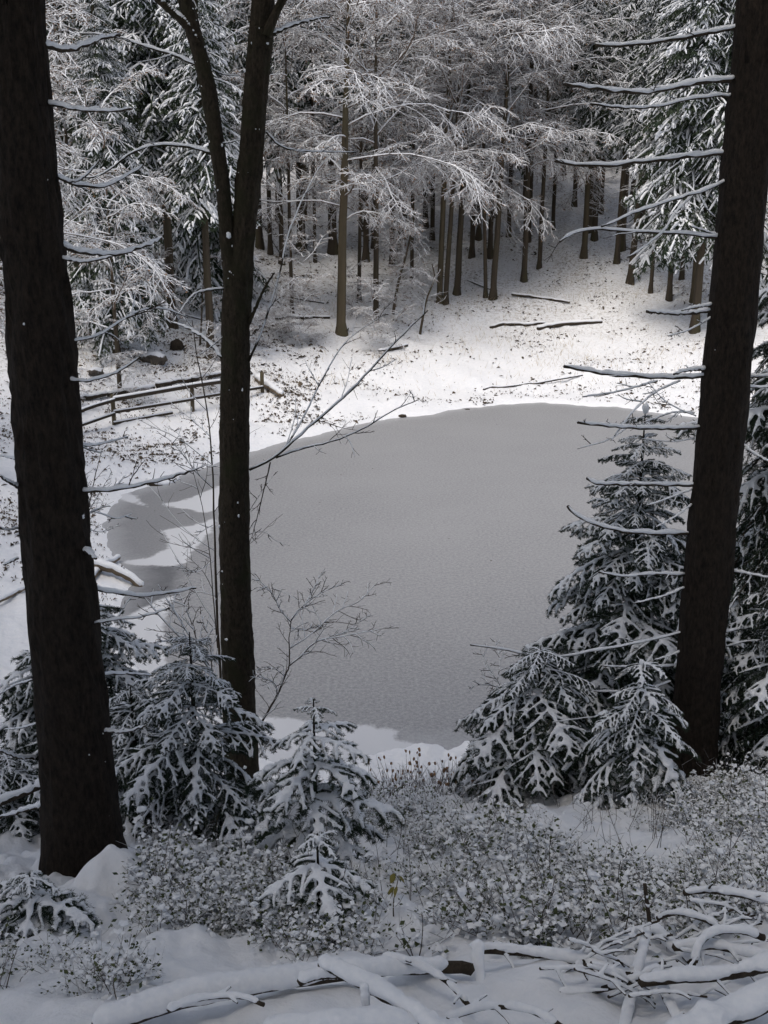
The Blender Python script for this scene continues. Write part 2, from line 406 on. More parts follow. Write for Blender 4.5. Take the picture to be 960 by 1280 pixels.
def make_ice():
    x0, y0 = POND.min(0) - 1.2; x1, y1 = POND.max(0) + 1.2
    gx = np.arange(x0, x1, .15); gy = np.arange(y0, y1, .15); X, Y = np.meshgrid(gx, gy, indexing='ij'); sh = X.shape
    s = pond_sd(X, Y); keep = s < 1.0
    snow = np.full(s.shape, -9.0)
    for p in ([(130,790),(170,764),(217,744),(209,765),(206,790),(212,830),(235,870),(280,888),(325,896),(400,902),(485,911),(495,922),(540,945),(480,985),(380,1000),(280,990),(180,940),(110,870),(100,810)],
              [(148,703),(160,701),(187,697),(206,686),(212,674),(206,663),(247,655),(270,648),(262,665),(240,690),(226,706),(175,707)],
              [(140,622),(150,624),(170,630),(186,634),(176,626),(158,614)], [(205,631),(235,624),(262,612),(290,604),(285,625),(262,640),(232,636)]):
        snow = np.maximum(snow, -poly_sd(px_poly(p), X, Y))
    thin = -poly_sd(px_poly([(130,712),(180,708),(222,706),(218,735),(206,752),(160,772),(110,765),(110,725)]), X, Y)
    lobe = -poly_sd(px_poly([(140,640),(165,622),(205,612),(250,600),(262,620),(262,650),(206,663),(212,674),(204,687),(180,697),(150,695)]), X, Y)
    V = np.column_stack([X.ravel(), Y.ravel(), np.zeros(X.size)]); ni, nj = sh
    i = np.arange(ni - 1)[:, None]; j = np.arange(nj - 1)[None, :]; Fq = np.stack([i * nj + j, (i + 1) * nj + j, (i + 1) * nj + j + 1, i * nj + j + 1], -1).reshape(-1, 4)
    Fq = Fq[keep[Fq].all(1)]; u, inv = np.unique(Fq, return_inverse=True)
    o = build("pond_ice", [(V[u], inv.reshape(-1, 4), 0)], [MI], smooth=False); o['kind'] = 'structure'; o['label'] = "grey frosted ice of the frozen pond with patches of snow"
    for nm, a in (("snow", snow), ("thin", thin), ("lobe", lobe), ("rim", s + .28)):
        at_ = o.data.attributes.new(nm, 'FLOAT', 'POINT'); at_.data.foreach_set("value", np.clip(a, -3, 3)[u].astype(np.float32))
make_ice()

# ------------------------------------------------------------------ hi detail snow-laden spruce boughs
def make_bough(seed, nl, nw, dens, snow, nlat, voxel, droop=.42, latlen=.42, subs=3):
    rng = np.random.default_rng(seed)
    s = np.linspace(0, 1, 12)
    ax = np.stack([s, .04 * np.sin(s * 3 + seed), .10 * s - droop * s ** 2], 1)[None]; L0 = np.array([1.0])
    t = np.linspace(.14, .93, nlat); lat = []
    for sd in (-1, 1):
        for k, tt in enumerate(t):
            tt = np.clip(tt + rng.normal(0, .02), .05, .97); i = tt * 11; a = int(i); p = ax[0, a] * (1 - i + a) + ax[0, min(a + 1, 11)] * (i - a)
            T = norm(ax[0, min(a + 1, 11)] - ax[0, a]); an = R(62 - 22 * tt) * (.9 + .2 * rng.random())
            d = T * math.cos(an) + np.array([0, sd, 0]) * math.sin(an) + np.array([0, 0, rng.normal(0, .08)])
            ln = (latlen * (1 - tt) ** .75 + .07) * min(1, .55 + tt * 2) * (.8 + .4 * rng.random()); lat.append((p, d, ln))
    S = np.array([l[0] for l in lat]); D = np.array([l[1] for l in lat]); L1 = np.array([l[2] for l in lat])
    P1 = grow(S, D, L1, 6, rng, .09, (0.0, 0, -.62))
    P2, L2 = spawn(P1, L1, subs * 2, .15, .95, .42, R(50), rng, 4, .05, (0, 0, -.6), .1, .7)
    parts = [(*tubes(ax, radii(1, 12, .012, .004), 5), 1), (*tubes(P1, radii(len(P1), 6, .006, .003), 3), 1)]
    nd = [(ax, L0), (P1, L1), (P2, L2)]
    for P, L in nd: parts.append((*needles(P, L, dens, nl, nw, rng), 0))
    sn = []
    def lay(P, r, keep, frm=0):
        n, K, _ = P.shape; k = rng.random(n) < keep; P = P[k]; n = len(P)
        if n == 0: return
        prof = np.interp(np.linspace(0, 1, K), [0, .15, .8, 1], [.85, 1, .85, .6])[None]
        rr = r * prof * (.75 + .5 * rng.random((n, K)))
        sn.append((*tubes(P, rr, 7, .72, .55), 0))
    lay(ax, snow * 1.1, 1.1); lay(P1, snow * .92, .9); lay(P2[L2 > .05], snow * .72, .55)
    # wider pads where the side shoots meet the axis
    c = ax[0, 1:10:2] + np.array([0, 0, snow * .5]); n = len(c)
    sn.append((*blobs(c, np.column_stack([np.full(n, snow * 2.0), snow * (1.2 + 1.4 * rng.random(n)), np.full(n, snow * .8)]), rng, 1, .08), 0))
    V, Fc = remesh(sn, voxel, 5)
    parts.append((V, Fc, 2))
    return build("bough", parts, [M_NEED, MB_BR, MS], link=False)
BOUGH_L = [make_bough(10 + i, .036, .007, 480, .0215, 8, .0135, .24 + .10 * i, .46) for i in range(4)]
BOUGH_S = [make_bough(30 + i, .070, .010, 420, .040, 4, .020, .30 + .10 * i, .48, 2) for i in range(4)]
BOUGH_T = [make_bough(50 + i, .022, .005, 300, .009, 10, .0095, .75 + .1 * i, .5) for i in range(2)]   # thinly dusted, hanging

def spruce(label, px, D, py_top, radius, kind, whorls, per, seed, cat="spruce", lean=(0, 0), u0=.06, skew=.8, tip=True, group=None, droop=(24, -14), trunk_r=.04, name="young_spruce", snowy=1.0):
    rng = np.random.default_rng(seed); b = foot(px, D); h = z_at(py_top, D) - b[2]
    t = thing(name, label, cat, tuple(b - np.array([0, 0, .05])), group)
    K = 10; s = np.linspace(0, 1, K); P = np.stack([lean[0] * h * s, lean[1] * h * s, h * s], 1)
    build("trunk", [(*tubes(P, np.linspace(trunk_r, .004, K), 8), 0)], [MB_NEAR], t)
    n = 0
    for w in range(whorls):
        u = u0 + (.955 - u0) * (w / (whorls - 1)) ** .92
        ln0 = radius * (1 - u) ** skew + radius * .06
        ph = rng.random() * 6.28; m = per if u < .85 else max(3, per - 1)
        for k in range(m):
            az = ph + k * 6.283 / m + rng.normal(0, .18); ln = ln0 * (.72 + .42 * rng.random())
            pit = R(droop[0] * (1 - u) + droop[1] * u + rng.normal(0, 6))
            z = h * (u + rng.normal(0, .012)); i = rng.integers(len(kind))
            o = put("bough", kind[i], t, (lean[0] * z, lean[1] * z, z), (rng.normal(0, .15), pit, az), (ln, ln * (.85 + .35 * rng.random()), ln))
            n += 1
    if tip:
        r = .012 + radius * .012
        build("snow_tip", [(*blobs(np.array([[lean[0] * h, lean[1] * h, h - .02 - r], [lean[0] * h, lean[1] * h, h * .95 - r]]), np.array([[r, r, r * 1.6], [r * .9, r * .9, r]]), rng, 1, .1), 0)], [MS], t)
    return t

spruce("tall young spruce loaded with snow, its pointed tip standing before the far shore", 776, 9.9, 497, 1.62, BOUGH_L, 19, 7, 101, skew=.84, droop=(20, -14), trunk_r=.06)
spruce("broad low spruce on the pond side of the tall spruce, snow pads on its shoulders", 668, 8.6, 800, 1.10, BOUGH_L, 9, 7, 103, skew=.42, droop=(24, 4), tip=False)
spruce("small drooping spruce in front of the right trunk with finger shaped snow pads", 790, 7.6, 815, .70, BOUGH_S[:3] + BOUGH_L[2:], 7, 6, 105, skew=.50, droop=(34, 2))
spruce("snowy spruce behind the left trunk, whorls drooping on both sides of it", 112, 8.6, 722, 1.40, BOUGH_L, 11, 7, 107, skew=.62, droop=(18, -8), trunk_r=.05)
spruce("bushy snow laden spruce standing just left of the forked tree's foot", 250, 7.3, 782, .90, BOUGH_L, 9, 7, 109, skew=.58, droop=(24, -10), trunk_r=.04, tip=False)
spruce("spruce sapling with a bare leader and thick snow arms, right of the forked tree", 396, 5.7, 864, .74, BOUGH_S, 6, 5, 111, skew=.66, droop=(30, -12), tip=False, trunk_r=.020, u0=.12)
spruce("smallest upright spruce sapling, round snow knob on its tip, before the taller sapling", 399, 4.35, 1030, .48, BOUGH_S, 3, 5, 113, skew=.50, droop=(26, -4), u0=.42, trunk_r=.012)
spruce("low snow buried spruce at the foot of the left trunk", 45, 4.4, 1082, .58, BOUGH_S, 4, 6, 115, skew=.5, droop=(20, 0), u0=.2, trunk_r=.012)
spruce("dark spruce rising behind the right trunk with thinly dusted hanging shoots", 992, 12.5, 130, 2.3, BOUGH_T + BOUGH_L[:1], 30, 8, 117, skew=.55, droop=(26, -4), trunk_r=.09, tip=False, name="spruce_tree")
spruce("spruce with brownish hanging twigs between the right trunk and the slope", 965, 8.8, 640, 1.0, BOUGH_T + BOUGH_L[1:2], 13, 8, 119, skew=.5, droop=(40, 4), tip=False)
spruce("low spreading spruce between the left trunk and the bushy spruce", 175, 7.6, 850, .85, BOUGH_L, 7, 6, 127, skew=.5, droop=(22, 0), tip=False)
spruce("spruce with drooping lower boughs at the left edge behind the trunk", 18, 7.4, 930, .75, BOUGH_L, 7, 6, 129, skew=.5, droop=(22, 0))
spruce("tiny snow capped spruce seedling below the bushy spruce", 262, 5.0, 1072, .16, BOUGH_S, 3, 5, 121, droop=(28, 0), u0=.3, trunk_r=.008, name="spruce_seedling")

# ------------------------------------------------------------------ near trunks and their dead branches
def trunk_mesh(pts, r, sides, rings, rough, seed, flare=0.0):
    P = smooth_line(pts, rings); rr = np.interp(np.linspace(0, 1, rings), np.linspace(0, 1, len(r)), r)
    V, Fq = tubes(P, rr, sides, cap=False); V = V.reshape(rings, sides, 3)
    a = np.arange(sides) / sides; z = P[:, 2]
    lenv = np.concatenate([[0], np.cumsum(np.linalg.norm(np.diff(P, axis=0), axis=1))])
    A, Zz = np.meshgrid(a, lenv)
    seam = np.abs(A - .5) * 2
    n1 = fbm(np.cos(A * 6.283) * 3 * 1.6 + 9, Zz * 5 + np.sin(A * 6.283) * 4.2, 4, seed); n2 = fbm(np.cos(A * 6.283) * 9, Zz * 14 + np.sin(A * 6.283) * 11, 3, seed + 5)
    dsp = rough * (n1 * .9 + n2 * .7)
    base = np.exp(-lenv / .25)[:, None] * flare * (1 + .5 * np.cos(A * 6.283 * 3 + seed))
    C = P[:, None, :]; d = V - C; ln = np.linalg.norm(d, axis=-1, keepdims=True)
    V = C + d / ln * (ln + dsp[..., None] + base[..., None])
    return V.reshape(-1, 3), Fq, P, rr
def snow_on(P, r, rng, w=1.15, h=.8, start=.0, lump=.25):
    n = len(P); prof = np.interp(np.linspace(0, 1, n), [0, .06, .9, 1], [.6, 1, .9, .35])
    rr = (r * w + .002) * prof * (1 + rng.normal(0, lump, n).clip(-.5, .6) * .6)
    return tubes(P + np.array([0, 0, 1]) * (r * .55)[:, None], rr, 8, h, .15)
def branch(parent, pts_px, d0, d1, r0, r1, seed, snow=1.0, twigs=0, name="branch", label=None, wood=None, tl=.25, n=22, w=1.15, thin=.0035):
    """a limb traced in the photograph, from depth d0 at its root to d1 at its tip"""
    rng = np.random.default_rng(seed); off = np.array(parent.location) if parent else np.zeros(3)
    k = len(pts_px); D = np.linspace(0, 1, k); pts = np.array([at(px, py, d0 + (d1 - d0) * D[i] ** 1.1) for i, (px, py) in enumerate(pts_px)]) - off
    P = smooth_line(pts, n); P[1:-1] += rng.normal(0, r0 * .18, (n - 2, 3))
    r = np.linspace(r0, r1, n) * (1 + rng.normal(0, .06, n)); parts = [(*tubes(P, r, 8), 0)]
    L = np.linalg.norm(np.diff(P, axis=0), axis=1).sum()
    if twigs:
        C, cl = spawn(P[None], np.array([L]), twigs, .15, 1.0, tl, R(42), rng, 6, .12, (0, 0, .15), .5, .6)
        parts.append((*tubes(C, radii(len(C), 6, thin * 1.3, thin * .6), 4), 0))
        C2, c2 = spawn(C, cl, 3, .2, .95, .45, R(40), rng, 4, .14, (0, 0, 0), .5, .5)
        parts.append((*tubes(C2, radii(len(C2), 4, thin * .8, thin * .5), 3), 0))
        if snow > .3: parts.append((*tubes(C[::2], radii(len(C[::2]), 6, thin * 1.8, thin), 5, .7, .9), 1))
    if snow > 0: parts.append((*snow_on(P, r * snow, rng, w), 1))
    o = build(name, parts, [wood or MB_BR, MS], parent)
    if label: o['label'] = label
    return o
def clinging(parent, P, rr, n, seed, size=.02, side=None):
    rng = np.random.default_rng(seed); k = rng.integers(2, len(P) - 2, n); a = rng.random(n) * math.pi + math.pi   # camera side
    c = P[k] + np.column_stack([np.cos(a), np.sin(a), np.zeros(n)]) * rr[k][:, None] * 1.0
    s = size * (.20 + rng.random((n, 1)) ** 4 * 1.0) * rng.uniform(.6, 1.4, (n, 3)) * np.array([[1, 1, 1.2]])
    o = build("clinging_snow", [(*blobs(c, s, rng, 1, .22), 0)], [MS], parent); o['kind'] = 'stuff'
    return o

# left spruce trunk
DL = 6.0
def px_trunk(pts, D, base_extra=0):
    out = []
    for (px, py) in pts: z = z_at(py, D); out.append((x_at(px, D, z), D, z))
    return np.array(out)
def near_tree(name, label, pts, wpx, D, mats, rough, seed, top_z, sides=44, rings=200, flare=.03):
    W = px_trunk(pts, D); base = W[0].copy(); base[2] = Hs(base[0], base[1]) - .15
    depth = lambda p: p[1] * cp + (EYE - p[2]) * sp
    W[0] = base; r = [w * .5 / F * depth(W[i]) for i, w in enumerate(wpx)]
    d = W[-1] - W[-2]; d = d / d[2]; top = W[-1] + d * (top_z - W[-1][2]); W = np.vstack([W, top]); r.append(r[-1] * .55)
    t = thing(name, label, "tree", tuple(base))
    zs = np.array([0] + list(np.cumsum(np.linalg.norm(np.diff(W, axis=0), axis=1)))); u = zs / zs[-1]
    rl = np.interp(np.linspace(0, 1, 60), u, r)
    V, Fq, P, rr = trunk_mesh(W - base, rl, sides, rings, rough, seed, flare)
    build("trunk", [(V, Fq, 0)], mats, t)
    return t, P, rr
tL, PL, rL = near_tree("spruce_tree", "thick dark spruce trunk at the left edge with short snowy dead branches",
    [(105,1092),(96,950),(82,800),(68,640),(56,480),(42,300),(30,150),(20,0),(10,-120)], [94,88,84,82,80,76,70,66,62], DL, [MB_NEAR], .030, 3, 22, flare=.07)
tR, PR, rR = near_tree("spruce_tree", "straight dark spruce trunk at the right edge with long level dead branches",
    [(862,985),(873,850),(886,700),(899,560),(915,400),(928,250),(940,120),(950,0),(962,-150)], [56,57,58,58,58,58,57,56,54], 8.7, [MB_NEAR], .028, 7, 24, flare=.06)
dLt = 6.0 * cp + 1.5 * sp + .35
for i, (p, w, tw) in enumerate([
    ([(52,56),(90,62),(118,50),(150,44)], .020, 0), ([(58,128),(100,137),(140,138),(165,136)], .014, 0),
    ([(64,217),(90,229),(130,233),(155,221),(178,207)], .015, 2), ([(88,228),(105,222),(125,200)], .008, 0),
    ([(70,305),(110,316),(150,317),(185,305),(202,298)], .019, 0), ([(72,322),(105,327),(140,321)], .013, 0),
    ([(78,428),(120,420),(150,402),(175,388),(205,386),(235,397)], .009, 5), ([(82,474),(110,476),(145,466),(176,446)], .011, 0),
    ([(88,557),(120,556),(160,546)], .010, 2), ([(95,612),(130,613),(180,605),(215,596),(236,589)], .016, 5),
    ([(100,650),(118,640),(145,648),(165,642)], .005, 3), ([(104,688),(112,690),(120,698)], .020, 0),
    ([(106,732),(140,740),(180,744),(215,740),(245,735)], .017, 0), ([(110,780),(140,775),(180,770),(212,760)], .011, 2),
    ([(118,844),(150,842),(190,844)], .013, 0), ([(126,912),(155,915),(182,907)], .014, 0),
    ([(45,905),(25,910),(4,912)], .008, 0), ([(45,947),(22,946),(-5,936)], .016, 0), ([(40,850),(20,856),(0,868)], .009, 0), ([(44,845),(28,850),(12,856)], .008, 0),
    ([(22,574),(8,571),(-6,568)], .008, 0), ([(28,612),(14,604),(-6,592)], .014, 0), ([(22,698),(12,703),(5,706)], .010, 0), ([(24,660),(8,662),(-8,655)], .007, 2), ([(60,1005),(40,1010),(0,1022)], .024, 0)]):
    sgn = -.45 if i % 2 else .4
    d0 = 6.0 * cp + (8 - z_at(p[0][1], DL)) * sp
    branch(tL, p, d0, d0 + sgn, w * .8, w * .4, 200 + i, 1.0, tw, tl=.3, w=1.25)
clinging(tL, PL, rL, 26, 5, .013)
for i, (p, w, tw) in enumerate([
    ([(932,32),(890,40),(830,51),(780,56),(745,57)], .022, 0), ([(922,98),(880,102),(830,112),(790,115),(740,110),(705,105)], .028, 0),
    ([(918,119),(870,122),(820,133),(780,134),(738,130)], .018, 0), ([(914,190),(860,196),(810,201),(760,206),(720,205),(695,201)], .024, 0),
    ([(910,225),(880,238),(850,247),(800,263),(775,274),(752,283)], .018, 0), ([(868,242),(845,265),(828,290),(800,312),(785,321)], .012, 4),
    ([(874,243),(884,262),(895,273)], .009, 0),
    ([(904,298),(870,293),(800,290),(745,286),(715,292),(700,302)], .019, 2), ([(904,297),(885,290),(862,282)], .014, 0),
    ([(892,388),(850,392),(808,389)], .022, 0), ([(893,380),(870,384),(852,388)], .015, 0), ([(890,396),(862,412),(835,420)], .010, 3),
    ([(882,470),(850,472),(800,470),(750,466),(705,458)], .025, 0), ([(882,461),(860,463),(842,468)], .022, 0),
    ([(850,476),(820,490),(790,516),(768,545)], .011, 5), ([(822,476),(770,490),(728,496)], .009, 2),
    ([(876,534),(830,535),(780,534),(722,528)], .024, 0), ([(782,536),(760,550),(722,561)], .008, 2), ([(868,516),(840,516),(805,528)], .009, 4), ([(870,520),(850,512),(830,500),(810,478)], .006, 4), ([(868,548),(840,552),(800,548)], .006, 4),
    ([(868,606),(830,606),(790,605),(748,604),(734,598)], .022, 0), ([(866,611),(830,625),(808,632)], .011, 0), ([(866,630),(845,645),(820,659)], .010, 0),
    ([(860,667),(820,667),(780,664),(745,655),(720,643),(710,633)], .024, 0), ([(856,718),(820,717),(780,720),(748,715)], .017, 0), ([(858,733),(830,745),(792,754)], .013, 0),
    ([(853,790),(800,803),(740,814),(690,822),(655,817),(620,810),(588,806)], .013, 0), ([(853,813),(835,820),(818,825)], .010, 0),
    ([(842,832),(790,834),(752,832)], .014, 0), ([(838,852),(800,864),(735,864)], .012, 0), ([(840,885),(780,894),(735,897),(690,903)], .009, 0),
    ([(926,468),(945,470),(975,470)], .020, 0), ([(926,482),(945,484),(975,484)], .012, 0), ([(922,550),(943,567),(968,580)], .014, 0), ([(912,713),(940,718),(970,724)], .016, 0),
    ([(905,790),(940,783),(970,776)], .016, 0), ([(908,808),(930,802),(950,800)], .009, 0), ([(948,30),(960,36),(980,40)], .014, 0)]):
    sgn = (-.7 if i % 3 else .5)
    d0 = 8.7 * cp + (8 - z_at(p[0][1], 8.7)) * sp
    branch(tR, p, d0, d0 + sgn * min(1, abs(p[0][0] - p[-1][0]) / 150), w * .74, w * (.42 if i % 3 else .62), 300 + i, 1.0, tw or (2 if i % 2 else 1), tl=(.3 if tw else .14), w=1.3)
clinging(tR, PR, rR, 14, 6, .013)

# forked tree
DM = 11.0
tM, PM, rM = near_tree("forked_tree", "forked rough barked tree standing by the near shore, snow in its fork",
    [(302,950),(298,850),(294,700),(293,600),(294,480),(295,400),(298,350),(305,290),(313,200),(319,120),(326,40),(334,-80)], [43,39,37,36,35,34,37,29,30,30,31,28], DM, [MB_MID], .028, 11, 20, 40, 240, .02)
def stem(parent, pts, wpx, D, seed, m, rough=.012, name="stem"):
    off = np.array(parent.location); W = px_trunk(pts, D); r = [w * .5 / F * (p[1] * cp + (EYE - p[2]) * sp) for w, p in zip(wpx, W)]
    V, Fq, P, rr = trunk_mesh(W - off, r, 24, 90, rough, seed); build(name, [(V, Fq, 0)], [m], parent); return P, rr
P2_, r2_ = stem(tM, [(292,356),(285,310),(280,250),(272,190),(260,110),(245,50),(232,0),(215,-70)], [22,18,18,19,20,19,18,16], DM - .05, 13, MB_MID)
P3_, r3_ = stem(tM, [(247,55),(232,30),(212,12),(192,-6),(170,-30)], [10,10,9,8,7], DM - .1, 14, MB_MID)
P4_, r4_ = stem(tM, [(333,45),(342,22),(352,2),(368,-25)], [12,10,9,8], DM - .1, 15, MB_MID)
rng = np.random.default_rng(4)
sn = [(*snow_on(P2_[60:], r2_[60:] * .7, rng, .8), 0), (*snow_on(P3_, r3_ * .9, rng, .9), 0)]
build("clinging_snow", sn, [MS], tM)['kind'] = 'stuff'
fk = at(290, 322, 11.0 * cp + 1.2) - np.array(tM.location)
build("snow_pad", [(*blobs(np.array([fk + [0, -.08, 0], fk + [.0, -.1, -.08], fk + [-.01, -.05, .12]]), np.array([[.05, .05, .10], [.035, .04, .06], [.025, .03, .10]]), rng, 2, .05), 0)], [MS], tM)
clinging(tM, PM, rM, 60, 8, .018); clinging(tM, P2_, r2_, 30, 9, .022)
for i, (p, w, tw, s) in enumerate([
    ([(246,82),(230,74),(205,65),(165,52),(135,44),(100,42)], .030, 3, 1), ([(215,68),(195,74),(170,78)], .010, 0, 1),
    ([(266,192),(235,183),(185,183),(155,198),(125,220),(90,220)], .030, 3, 1), ([(185,184),(170,200),(155,215)], .008, 0, 1),
    ([(262,85),(280,93),(304,95)], .014, 0, 1), ([(276,180),(300,175)], .014, 0, 1),
    ([(340,43),(362,33),(388,25),(413,21)], .034, 0, 1), ([(398,24),(405,32),(418,36)], .008, 2, 1), ([(333,165),(350,182),(370,188),(415,190),(448,190)], .018, 4, 1), ([(250,250),(262,265),(274,282)], .022, 0, 1),
    ([(278,448),(264,430),(240,413),(213,402)], .034, 0, 1.1), ([(280,361),(252,364),(238,372),(225,390),(216,402)], .020, 3, 1), ([(280,420),(255,440),(240,446)], .01, 2, .6),
    ([(308,412),(318,388),(330,362),(343,341)], .034, 0, .4), ([(311,452),(325,420),(338,380),(350,340),(358,300),(374,258),(396,215),(418,186)], .019, 4, .7),
    ([(312,587),(345,570),(370,548),(400,522),(430,496),(460,465),(492,430),(535,388)], .026, 7, .9), ([(348,568),(366,545),(385,510),(405,470),(435,425),(482,392)], .017, 6, .7),
    ([(345,572),(380,560),(420,550),(455,535),(490,514),(522,500)], .019, 7, .8), ([(338,578),(328,620),(318,660),(311,682)], .012, 8, .3), ([(311,640),(330,610),(345,590)], .006, 4, .2),
    ([(310,668),(330,665),(345,676),(362,682)], .006, 3, .3), ([(311,740),(325,734),(350,738),(375,752)], .006, 3, .3), ([(280,585),(255,580),(232,577)], .008, 4, .6), ([(312,845),(330,852),(344,872)], .008, 2, .6)]):
    d0 = 11.0 * cp + (8 - z_at(p[0][1], DM)) * sp - .05
    branch(tM, p, d0, d0 + (-.9 if i % 2 else .7) * min(1, abs(p[0][0] - p[-1][0]) / 150), w * .62, w * .22, 400 + i, s, tw, tl=.22, wood=MB_MID, n=26)

# slender leafless saplings and shrubs by the near shore
def shrub(name, label, px, D, limbs, seed, cat, tw=9, dd=0.0):
    b = foot(px, D); t = thing(name, label, cat, tuple(b))
    for i, (p, w) in enumerate(limbs):
        d = [D * cp + (8 - b[2]) * sp * .8] * 2
        branch(t, p, d[0] + dd, d[1] + (-.4 if i % 2 else .35) * (0 if i == 0 else 1), w, w * .3, seed + i, (.35 if abs(p[0][0] - p[-1][0]) < .45 * abs(p[0][1] - p[-1][1]) else .8), tw, name="stem", tl=.32, thin=.0032, wood=MB_BR)
    return t
shrub("bare_sapling", "thin upright leafless sapling beside the forked trunk, its left side", 274, 11.6,
    [([(276,850),(273,800),(270,720),(268,660),(266,600),(262,540),(256,495),(246,440),(240,400)], .017), ([(272,810),(266,740),(262,690),(252,630),(240,585),(228,545)], .008),
     ([(270,745),(245,740),(220,752),(190,760)], .006), ([(268,700),(245,715),(228,708)], .005), ([(268,655),(248,668),(232,690)], .005), ([(266,610),(245,590),(222,560),(205,545)], .006), ([(262,545),(240,525),(215,505)], .005)], 500, "sapling", 9, .4)
shrub("bare_shrub", "leafless shrub with fan of fine twigs over the ice, right of the forked trunk", 322, 10.4,
    [([(318,925),(330,898),(346,870),(356,845),(362,830),(361,800),(364,775)], .013), ([(362,832),(376,820),(396,802),(430,795),(482,785)], .009), ([(363,810),(390,792),(420,765),(448,752),(472,728)], .008),
     ([(364,775),(376,760),(400,742),(428,730)], .007), ([(364,776),(384,750),(402,715)], .006), ([(364,778),(350,762),(340,742),(316,718)], .006), ([(362,785),(385,787),(412,775)], .006), ([(356,845),(340,835),(318,838)], .005), ([(396,802),(430,790),(462,768)], .005), ([(346,870),(344,855),(330,848),(312,846)], .005)], 540, "shrub", 12)
shrub("bare_shrub", "arching leafless shrub reaching left over the pale ice from the bushy spruce", 290, 9.0,
    [([(282,880),(262,835),(235,806),(214,785),(196,765),(176,742)], .015), ([(262,832),(240,800),(215,760),(200,735)], .006), ([(250,818),(240,780),(222,735)], .006), ([(235,806),(215,800),(190,806)], .005), ([(265,840),(262,800),(250,765)], .006)], 580, "shrub", 10)
shrub("bare_shrub", "small twiggy shrub dark against the ice left of the broad low spruce", 622, 10.5,
    [([(640,900),(628,862),(612,836),(600,812)], .006), ([(628,862),(608,855),(585,860)], .004), ([(622,850),(625,825),(618,800)], .004)], 610, "shrub", 8)
shrub("bare_shrub", "thin snow dusted shrub on the left bank right beside the left trunk", 108, 14,
    [([(105,690),(110,640),(118,600),(128,560)], .012), ([(110,640),(125,615),(140,590)], .008), ([(108,660),(128,665),(150,655)], .008), ([(112,625),(104,600),(100,575)], .006)], 640, "shrub", 8)

# ------------------------------------------------------------------ fallen logs and brush in the foreground
def on_depth_log(name, label, pts, D, r0, r1, seed, cat="log", snow=1.0, w=1.25, twigs=0, group=None, lift=0, wood=None, hgt=.9, n=30):
    """pts: (px, py, D) with D the horizontal distance"""
    rng = np.random.default_rng(seed); W = []
    for p in pts:
        d = p[2] if len(p) > 2 else D; z = z_at(p[1], d); W.append((x_at(p[0], d, z), d, z))
    W = np.array(W); b = W[0].copy(); P = smooth_line(W - b, n); r = np.linspace(r0, r1, n)
    P[1:-1] += rng.normal(0, r0 * .06, (n - 2, 3))
    parts = [(*tubes(P, r, 14), 0)]
    L = np.linalg.norm(np.diff(P, axis=0), axis=1).sum()
    t = thing(name, label, cat, tuple(b), group)
    if twigs:
        C, cl = spawn(P[None], np.array([L]), twigs, .1, .95, .25, R(45), rng, 6, .1, (0, 0, -.1), .6, .5)
        parts.append((*tubes(C, radii(len(C), 6, .006, .003), 5), 0))
    build("wood", parts, [wood or MB_BR], t)
    nn = 70; Ps = smooth_line(P[::3], nn); rs = np.interp(np.linspace(0, 1, nn), np.linspace(0, 1, n), r); u = np.linspace(0, 1, nn)
    prof = np.interp(u, [0, .03, .97, 1], [.6, 1, 1, .5])
    lum = 1 + .28 * fbm(u * 11, np.full(nn, seed * 1.3), 3, seed) + .35 * fbm(u * 3.5, np.full(nn, seed * 2.3), 2, seed)
    gap = np.where(fbm(u * 7, np.full(nn, seed * 3.1), 2, seed + 9) < -.42, .35, 1.0); gap = np.convolve(np.pad(gap, 2, 'edge'), np.ones(5) / 5, 'valid')
    rr = rs * w * snow * prof * lum * gap
    Pc = Ps + np.array([0, 0, 1]) * (rs * .62 * np.clip(gap, .5, 1))[:, None]; Pc[:, :2] += (rs * .30)[:, None] * np.column_stack([fbm(u * 6, u * 0 + seed, 2, 3), fbm(u * 6, u * 0 + seed, 2, 8)])
    sn = [(*tubes(Pc, rr, 16, hgt, .0), 0)]
    nb = int(6 + L * 10); kb = rng.integers(2, nn - 2, nb); q = rs[kb][:, None] * rng.uniform(.5, 1.15, (nb, 3)) * [1.3, 1.1, .7]
    cb = Ps[kb] + np.column_stack([rng.normal(0, .35, nb), rng.normal(0, .35, nb), rng.uniform(.5, 1.2, nb)]) * rs[kb][:, None]
    sn.append((*blobs(cb, q, rng, 1, .12), 0))
    if twigs: sn.append((*tubes(C, radii(len(C), 6, .010, .006), 6, .8, .7), 0))
    V, Fc = remesh(sn, max(.0048, min(r0, r1) * .28), 4)
    nz = fbm(V[:, 0] * 26 + b[0] * 30 + V[:, 2] * 11, V[:, 1] * 26 - V[:, 2] * 17, 3, seed); V += norm(V - Ps[np.clip(np.searchsorted(Ps[:, 0] if Ps[-1, 0] > Ps[0, 0] else -Ps[:, 0], V[:, 0] if Ps[-1, 0] > Ps[0, 0] else -V[:, 0]), 0, nn - 1)]) * (nz * .25 * r0)[:, None]
    build("snow", [(V, Fc, 0)], [MS], t)
    return t
on_depth_log("fallen_log", "thick fallen log buried under smooth snow along the bottom of the slope", [(120,1282,3.0),(220,1252,3.1),(340,1228,3.2),(470,1212,3.3),(560,1209,3.4),(590,1212,3.4)], 3.2, .036, .022, 21, w=1.4)
on_depth_log("fallen_log", "half buried log at the very bottom, under the forked broken branch", [(330,1296,2.7),(420,1280,2.72),(520,1284,2.75),(600,1300,2.8)], 2.7, .030, .022, 22, w=1.3)
